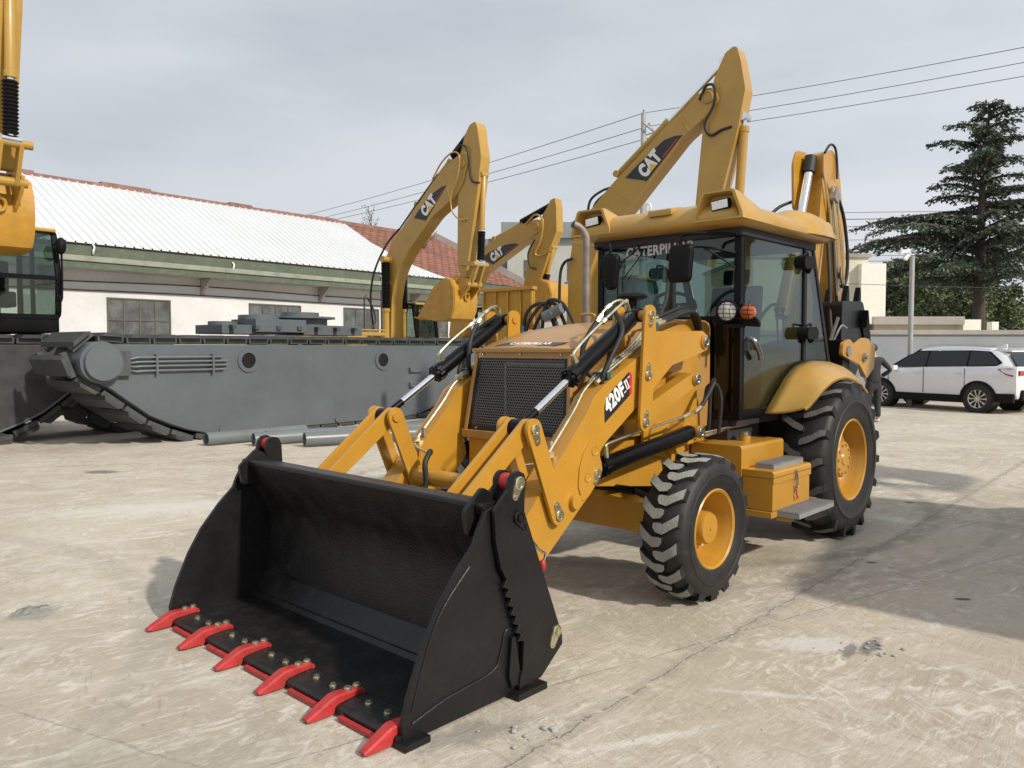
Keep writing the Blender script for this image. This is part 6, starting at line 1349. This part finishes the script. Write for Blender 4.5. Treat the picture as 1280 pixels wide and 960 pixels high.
# ---- crumpled film
rg = random.Random(2); g = []
for i in range(12):
    g.append([(-3.0+(i-5.5)*.022+rg.uniform(-.012, .012), 4.9+(j-5.5)*.022+rg.uniform(-.012, .012), .012+rg.random()*.055*(1-abs(i-5.5)/7)*(1-abs(j-5.5)/7)) for j in range(12)])
mb = MB(); mb.sheet(g); tag(mb.build('plastic_bag', M['clearfilm']), 'crumpled clear plastic bag lying on the concrete at far left', 'plastic bag')
rgs = random.Random(8)
mb = MB()
for i in range(1500):
    d_ = 2.9+6*rgs.random()**1.5; x_ = rgs.uniform(-.7, .7)*d_; s_ = rgs.uniform(.0015, .005)*(1 if rgs.random() < .93 else 2.0); a_ = rgs.uniform(0, 6.28)
    c_ = Vector((x_, d_, 0)); P_ = [c_+Vector((math.cos(a_+k*2.1)*s_*rgs.uniform(.7, 1.3), math.sin(a_+k*2.1)*s_, .0005)) for k in range(3)]; mb.add(P_+[c_+Vector((0, 0, s_*.8))], [(0, 1, 3), (1, 2, 3), (2, 0, 3)])
tag(mb.build('grit', M['soffit']), 'fine dark grit scattered over the concrete yard', 'grit', kind='stuff')
def pebble(cx, cy, n, sp, lab):
    for i in range(n):
        s = rgs.uniform(.006, .018); mb = MB(); mb.ball((0, 0, 0), (s, s*.8, s*.6), 7, 5); o = mb.build('pebble', M['concrete']); o.location = (cx+rgs.gauss(0, sp), cy+rgs.gauss(0, sp*.7), s*.4); o.rotation_euler = (0, 0, rgs.uniform(0, 6)); tag(o, lab, 'pebble', 'loose pebbles on the concrete')
pebble(2.0, 4.33, 16, .10, 'small loose pebble in the rough patch right of the bucket'); pebble(.05, 3.35, 10, .12, 'small loose pebble on the concrete right of the bucket skid')
# ================================================================== WHITE CAR
CF = Vector((-.5, .866, 0)); CAR = empty('parked_car', (12.10, 22.02, 0), math.atan2(.866, -.5)); tag(CAR, 'white sport utility vehicle parked in front of the grey boundary wall at right', 'car')
def csec(x, zl, zb, wl, wb_, lift=0):
    return [Vector((x, -wl*.93, zl)), Vector((x, -wl, zl+.12)), Vector((x, -wb_, zb-.28)), Vector((x, -wb_*.985, zb-.06)), Vector((x, -wb_*.95, zb)), Vector((x, 0, zb+lift)), Vector((x, wb_*.95, zb)), Vector((x, wb_*.985, zb-.06)), Vector((x, wb_, zb-.28)), Vector((x, wl, zl+.12)), Vector((x, wl*.93, zl))]
mb = MB(); mb.loft([csec(-2.33, .50, 1.08, .70, .74), csec(-2.28, .40, 1.20, .84, .86), csec(-2.0, .34, 1.22, .90, .93), csec(-1.2, .34, 1.18, .92, .94), csec(0, .34, 1.15, .92, .935), csec(1.0, .34, 1.10, .92, .93), csec(1.5, .36, 1.06, .92, .92, .05), csec(2.0, .38, .93, .88, .88, .05), csec(2.30, .45, .80, .74, .76, .03), csec(2.36, .50, .70, .60, .62)])
body = mb.build('body', M['carwhite'], CAR)
mb = MB(); 
def gsec(x, z, w, zb, wb_): return [Vector((x, -wb_, zb)), Vector((x, -w-.02, z-.10)), Vector((x, -w+.08, z-.015)), Vector((x, 0, z)), Vector((x, w-.08, z-.015)), Vector((x, w+.02, z-.10)), Vector((x, wb_, zb))]
mb.loft([gsec(-2.22, 1.14, .75, 1.06, .80), gsec(-1.95, 1.52, .66, 1.06, .86), gsec(-1.72, 1.655, .65, 1.06, .88), gsec(-1.0, 1.715, .66, 1.05, .89), gsec(-.2, 1.72, .67, 1.04, .89), gsec(.35, 1.66, .66, 1.02, .88), gsec(.8, 1.42, .66, 1.01, .86), gsec(1.28, 1.08, .72, 1.0, .83)])
gh = mb.build('roof', M['carwhite'], CAR)
for s in (1, -1):
    def GW(name, pts, m_=None, dy=0):
        P = []
        for x, z in pts:
            t = (z-1.05)/(1.60-1.05); y = .905+(.690-.905)*t; P.append(Vector((x, s*(y+.010+dy), z)))
        n = Vector((0, s*.02, .006)); mb = MB(); mb.loft([[p-n for p in P], P]); return mb.build(name, m_ or M['carglass'], CAR)
    GW('window_surround', rpoly([(1.16, 1.14), (-1.78, 1.215), (-1.92, 1.30), (-1.56, 1.585), (-1.1, 1.61), (.36, 1.595), (.66, 1.47)], .04, 3), M['plastic'], -.004); GW('side_window', rpoly([(1.02, 1.165), (.10, 1.175), (.08, 1.58), (.36, 1.575), (.62, 1.45)], .03, 2)); GW('side_window', rpoly([(.05, 1.18), (-1.02, 1.20), (-1.02, 1.595), (.03, 1.59)], .03, 2)); GW('side_window', rpoly([(-1.07, 1.20), (-1.78, 1.245), (-1.84, 1.30), (-1.53, 1.565), (-1.07, 1.59)], .03, 2))
    mb = MB(); mb.bb(-1.0, 1.0, s*.90, s*.945, .24, .44); mb.bb(1.7, 2.2, s*.80, s*.90, .28, .46); mb.bb(-2.25, -1.78, s*.82, s*.925, .30, .52); mb.build('sill_cladding', M['plastic'], CAR, bevel=.02)
    for wx in (-1.38, 1.38):
        mb = MB(); arcp = [Vector((wx+.405*math.cos(t), s*.925, .36+.405*math.sin(t))) for t in [math.pi*i/16 for i in range(17)]]
        arco = [Vector((wx+.47*math.cos(t), s*.925, .36+.47*math.sin(t))) for t in [math.pi*i/16 for i in range(17)]]
        mb.loft([[a+Vector((0, s*.02, 0)), b+Vector((0, s*.02, 0)), b-Vector((0, s*.03, 0)), a-Vector((0, s*.03, 0))] for a, b in zip(arcp, arco)]); mb.build('wheel_arch_trim', M['plastic'], CAR)
        mb = MB(); mb.cyl((wx, s*.60, .37), (wx, s*.932, .37), .40, n=36); mb.build('wheel_well', M['black'], CAR)
        w = empty('wheel', (0, 0, 0), 0, CAR); mb = MB(); mb.lathe([(.24, -.11), (.33, -.115), (.355, -.09), (.36, 0), (.355, .09), (.33, .115), (.25, .11), (.245, .06)], (wx, s*.84, .36), (0, s, 0), 40, caps=False); mb.build('tyre', M['rubber'], w)
        mb = MB(); mb.lathe([(.248, .10), (.24, .112), (.228, .10), (.222, .05)], (wx, s*.84, .36), (0, s, 0), 40, caps=False)
        for k in range(10):
            t = 2*math.pi*k/10; dv = Vector((math.cos(t), 0, math.sin(t))); pv = Vector((-dv.z, 0, dv.x)); c = Vector((wx, s*(.84+.095), .36))
            mb.loft([[c+dv*r_+pv*ww+Vector((0, -s*.012, 0)), c+dv*r_-pv*ww+Vector((0, -s*.012, 0)), c+dv*r_-pv*ww, c+dv*r_+pv*ww] for r_, ww in ((.03, .014), (.14, .012), (.235, .026))])
        mb.cyl((wx, s*.90, .36), (wx, s*.945, .36), .04, n=16); mb.build('rim', M['alloy'], w); mb = MB(); mb.cyl((wx, s*.84, .36), (wx, s*.915, .36), .225, n=30); mb.build('brake_disc', M['black'], w)
    mb = MB(); 
    for x in (.10, -1.03, 1.15): mb.bb(x-.004, x+.004, s*.932, s*.946, .46, 1.14)
    mb.build('door_gap', M['plastic'], CAR)
    for x in (.28, -.86):
        mb = MB(); mb.bb(x-.10, x+.10, s*.935, s*.965, 1.0, 1.025); mb.build('door_handle', M['carwhite'], CAR, bevel=.008)
    mb = MB(); mb.box((.92, s*1.02, 1.12), (.12, .20, .14)); mb.build('wing_mirror', M['carwhite'], CAR, bevel=.03)
    mb = MB(); P = [(-1.86, 1.14), (-2.16, 1.16), (-2.30, 1.12), (-2.30, .98), (-2.20, .95), (-2.06, 1.00)]
    mb.loft([[Vector((x, s*(.935-max(0, (-x-2.15))*.9), z)) for x, z in P], [Vector((x, s*(.80-max(0, (-x-2.15))*.9), z)) for x, z in P]]); mb.bb(-2.34, -2.27, s*.45, s*.80, .98, 1.10); mb.build('tail_light', M['tail'], CAR)
    mb = MB(); mb.tube([(.3, s*.60, 1.72), (-.4, s*.61, 1.765), (-1.6, s*.58, 1.70)], .015, 8, 4); mb.build('roof_rail', M['steel'], CAR)
mb = MB(); mb.loft([[Vector((-1.66, y, 1.665)), Vector((-2.02, y*.96, 1.60)), Vector((-2.03, y*.96, 1.57)), Vector((-1.75, y, 1.58))] for y in (-.62, 0, .62)]); mb.build('spoiler', M['carwhite'], CAR)
glass('rear_window', [(-2.0, -.62, 1.52), (-2.0, .62, 1.52), (-2.24, .70, 1.16), (-2.24, -.70, 1.16)], M['carglass'], CAR, .02)
mb = MB(); mb.bb(-2.37, -2.25, -.72, .72, .36, .62); mb.cyl((-2.38, .5, .40), (-2.3, .5, .40), .04); mb.build('rear_bumper', M['plastic'], CAR, bevel=.03)
mb = MB(); mb.prism([(-1.35, 1.70), (-1.60, 1.68), (-1.58, 1.77)], 'xz', -.02, .02); mb.build('roof_antenna', M['carwhite'], CAR)
glass('windscreen', [(.40, -.60, 1.64), (.40, .60, 1.64), (1.22, .68, 1.12), (1.22, -.68, 1.12)], M['carglass'], CAR, .02)

# ================================================================== PERSON
def skinned(name, chains, m, parent, sub=2):
    vs, es, rs = [], [], []; idx = {}
    for ch in chains:
        prev = None
        for (p, r) in ch:
            key = tuple(round(c, 4) for c in p)
            if key not in idx: idx[key] = len(vs); vs.append(p); rs.append(r)
            i = idx[key]
            if prev is not None: es.append((prev, i))
            prev = i
    me = bpy.data.meshes.new(name); me.from_pydata(vs, es, []); ob = bpy.data.objects.new(name, me); C.objects.link(ob); ob.parent = parent
    sm = ob.modifiers.new('skin', 'SKIN'); sm.use_smooth_shade = True
    if not me.skin_vertices: me.skin_vertices.new()
    for i, r in enumerate(rs): me.skin_vertices[0].data[i].radius = (r, r) if isinstance(r, float) else r
    me.skin_vertices[0].data[0].use_root = True
    sd_ = ob.modifiers.new('sub', 'SUBSURF'); sd_.levels = sub; sd_.render_levels = sub
    me.materials.append(m); return ob
PE = empty('person', (8.13, 17.8, 0), R(10)); tag(PE, 'person in dark jacket and trousers, hands on hips, standing behind the rear wheel', 'person')
hip = (0, 0, .95)
ch = [[(hip, .12), ((0, 0, 1.12), .115), ((0, .02, 1.30), .13), ((0, .02, 1.42), .10), ((0, .02, 1.50), .052), ((0, .04, 1.58), .062), ((0, .05, 1.66), .082), ((0, .05, 1.72), .055)]]
for s in (1, -1):
    ch.append([(hip, .12), ((s*.09, 0, .86), .092), ((s*.11, .02, .48), .060), ((s*.12, -.02, .26), .050), ((s*.12, -.02, .09), .036), ((s*.13, .14, .035), .035)])
    ch.append([((0, .02, 1.42), .10), ((s*.17, .0, 1.40), .062), ((s*.36, -.08, 1.17), .042), ((s*.20, .06, 1.02), .030), ((s*.16, .10, 1.0), .030)])
skinned('body', ch, M['skin'], PE)
ch = [[((0, 0, .84), (.185, .145)), ((0, 0, .98), (.18, .14)), ((0, 0, 1.12), (.16, .12)), ((0, .02, 1.30), (.185, .13)), ((0, .02, 1.43), (.14, .095)), ((0, .02, 1.485), (.068, .065))]]
for s in (1, -1): ch.append([((0, .02, 1.43), (.14, .095)), ((s*.18, .0, 1.40), (.075, .075)), ((s*.37, -.08, 1.17), (.056, .056)), ((s*.225, .05, 1.03), (.046, .046))])
skinned('jacket', ch, M['jacket'], PE)
ch = [[((0, 0, 1.02), (.14, .11)), ((0, 0, .90), (.165, .13))]]
for s in (1, -1): ch.append([((0, 0, .90), (.165, .13)), ((s*.10, 0, .78), (.105, .105)), ((s*.115, .02, .48), (.078, .078)), ((s*.12, -.02, .10), (.062, .062))])
skinned('trousers', ch, M['trousers'], PE)
mb = MB(); mb.ball((0, .035, 1.675), (.088, .105, .095), 18, 12); mb.build('hair', M['hair'], PE)
for s in (1, -1):
    mb = MB(); mb.ball((s*.125, .08, .045), (.05, .14, .05), 14, 8); mb.build('shoe', M['white'], PE)
    for k in range(5):
        a = -.5+.25*k; mb = MB(); mb.tube([(s*.165, .09, 1.0), (s*(.150-.01*k), .13, .985-.018*k), (s*(.11-.006*k), .150, .975-.018*k)], .0095 if k else .011, 8, 4); mb.build('finger', M['skin'], PE)
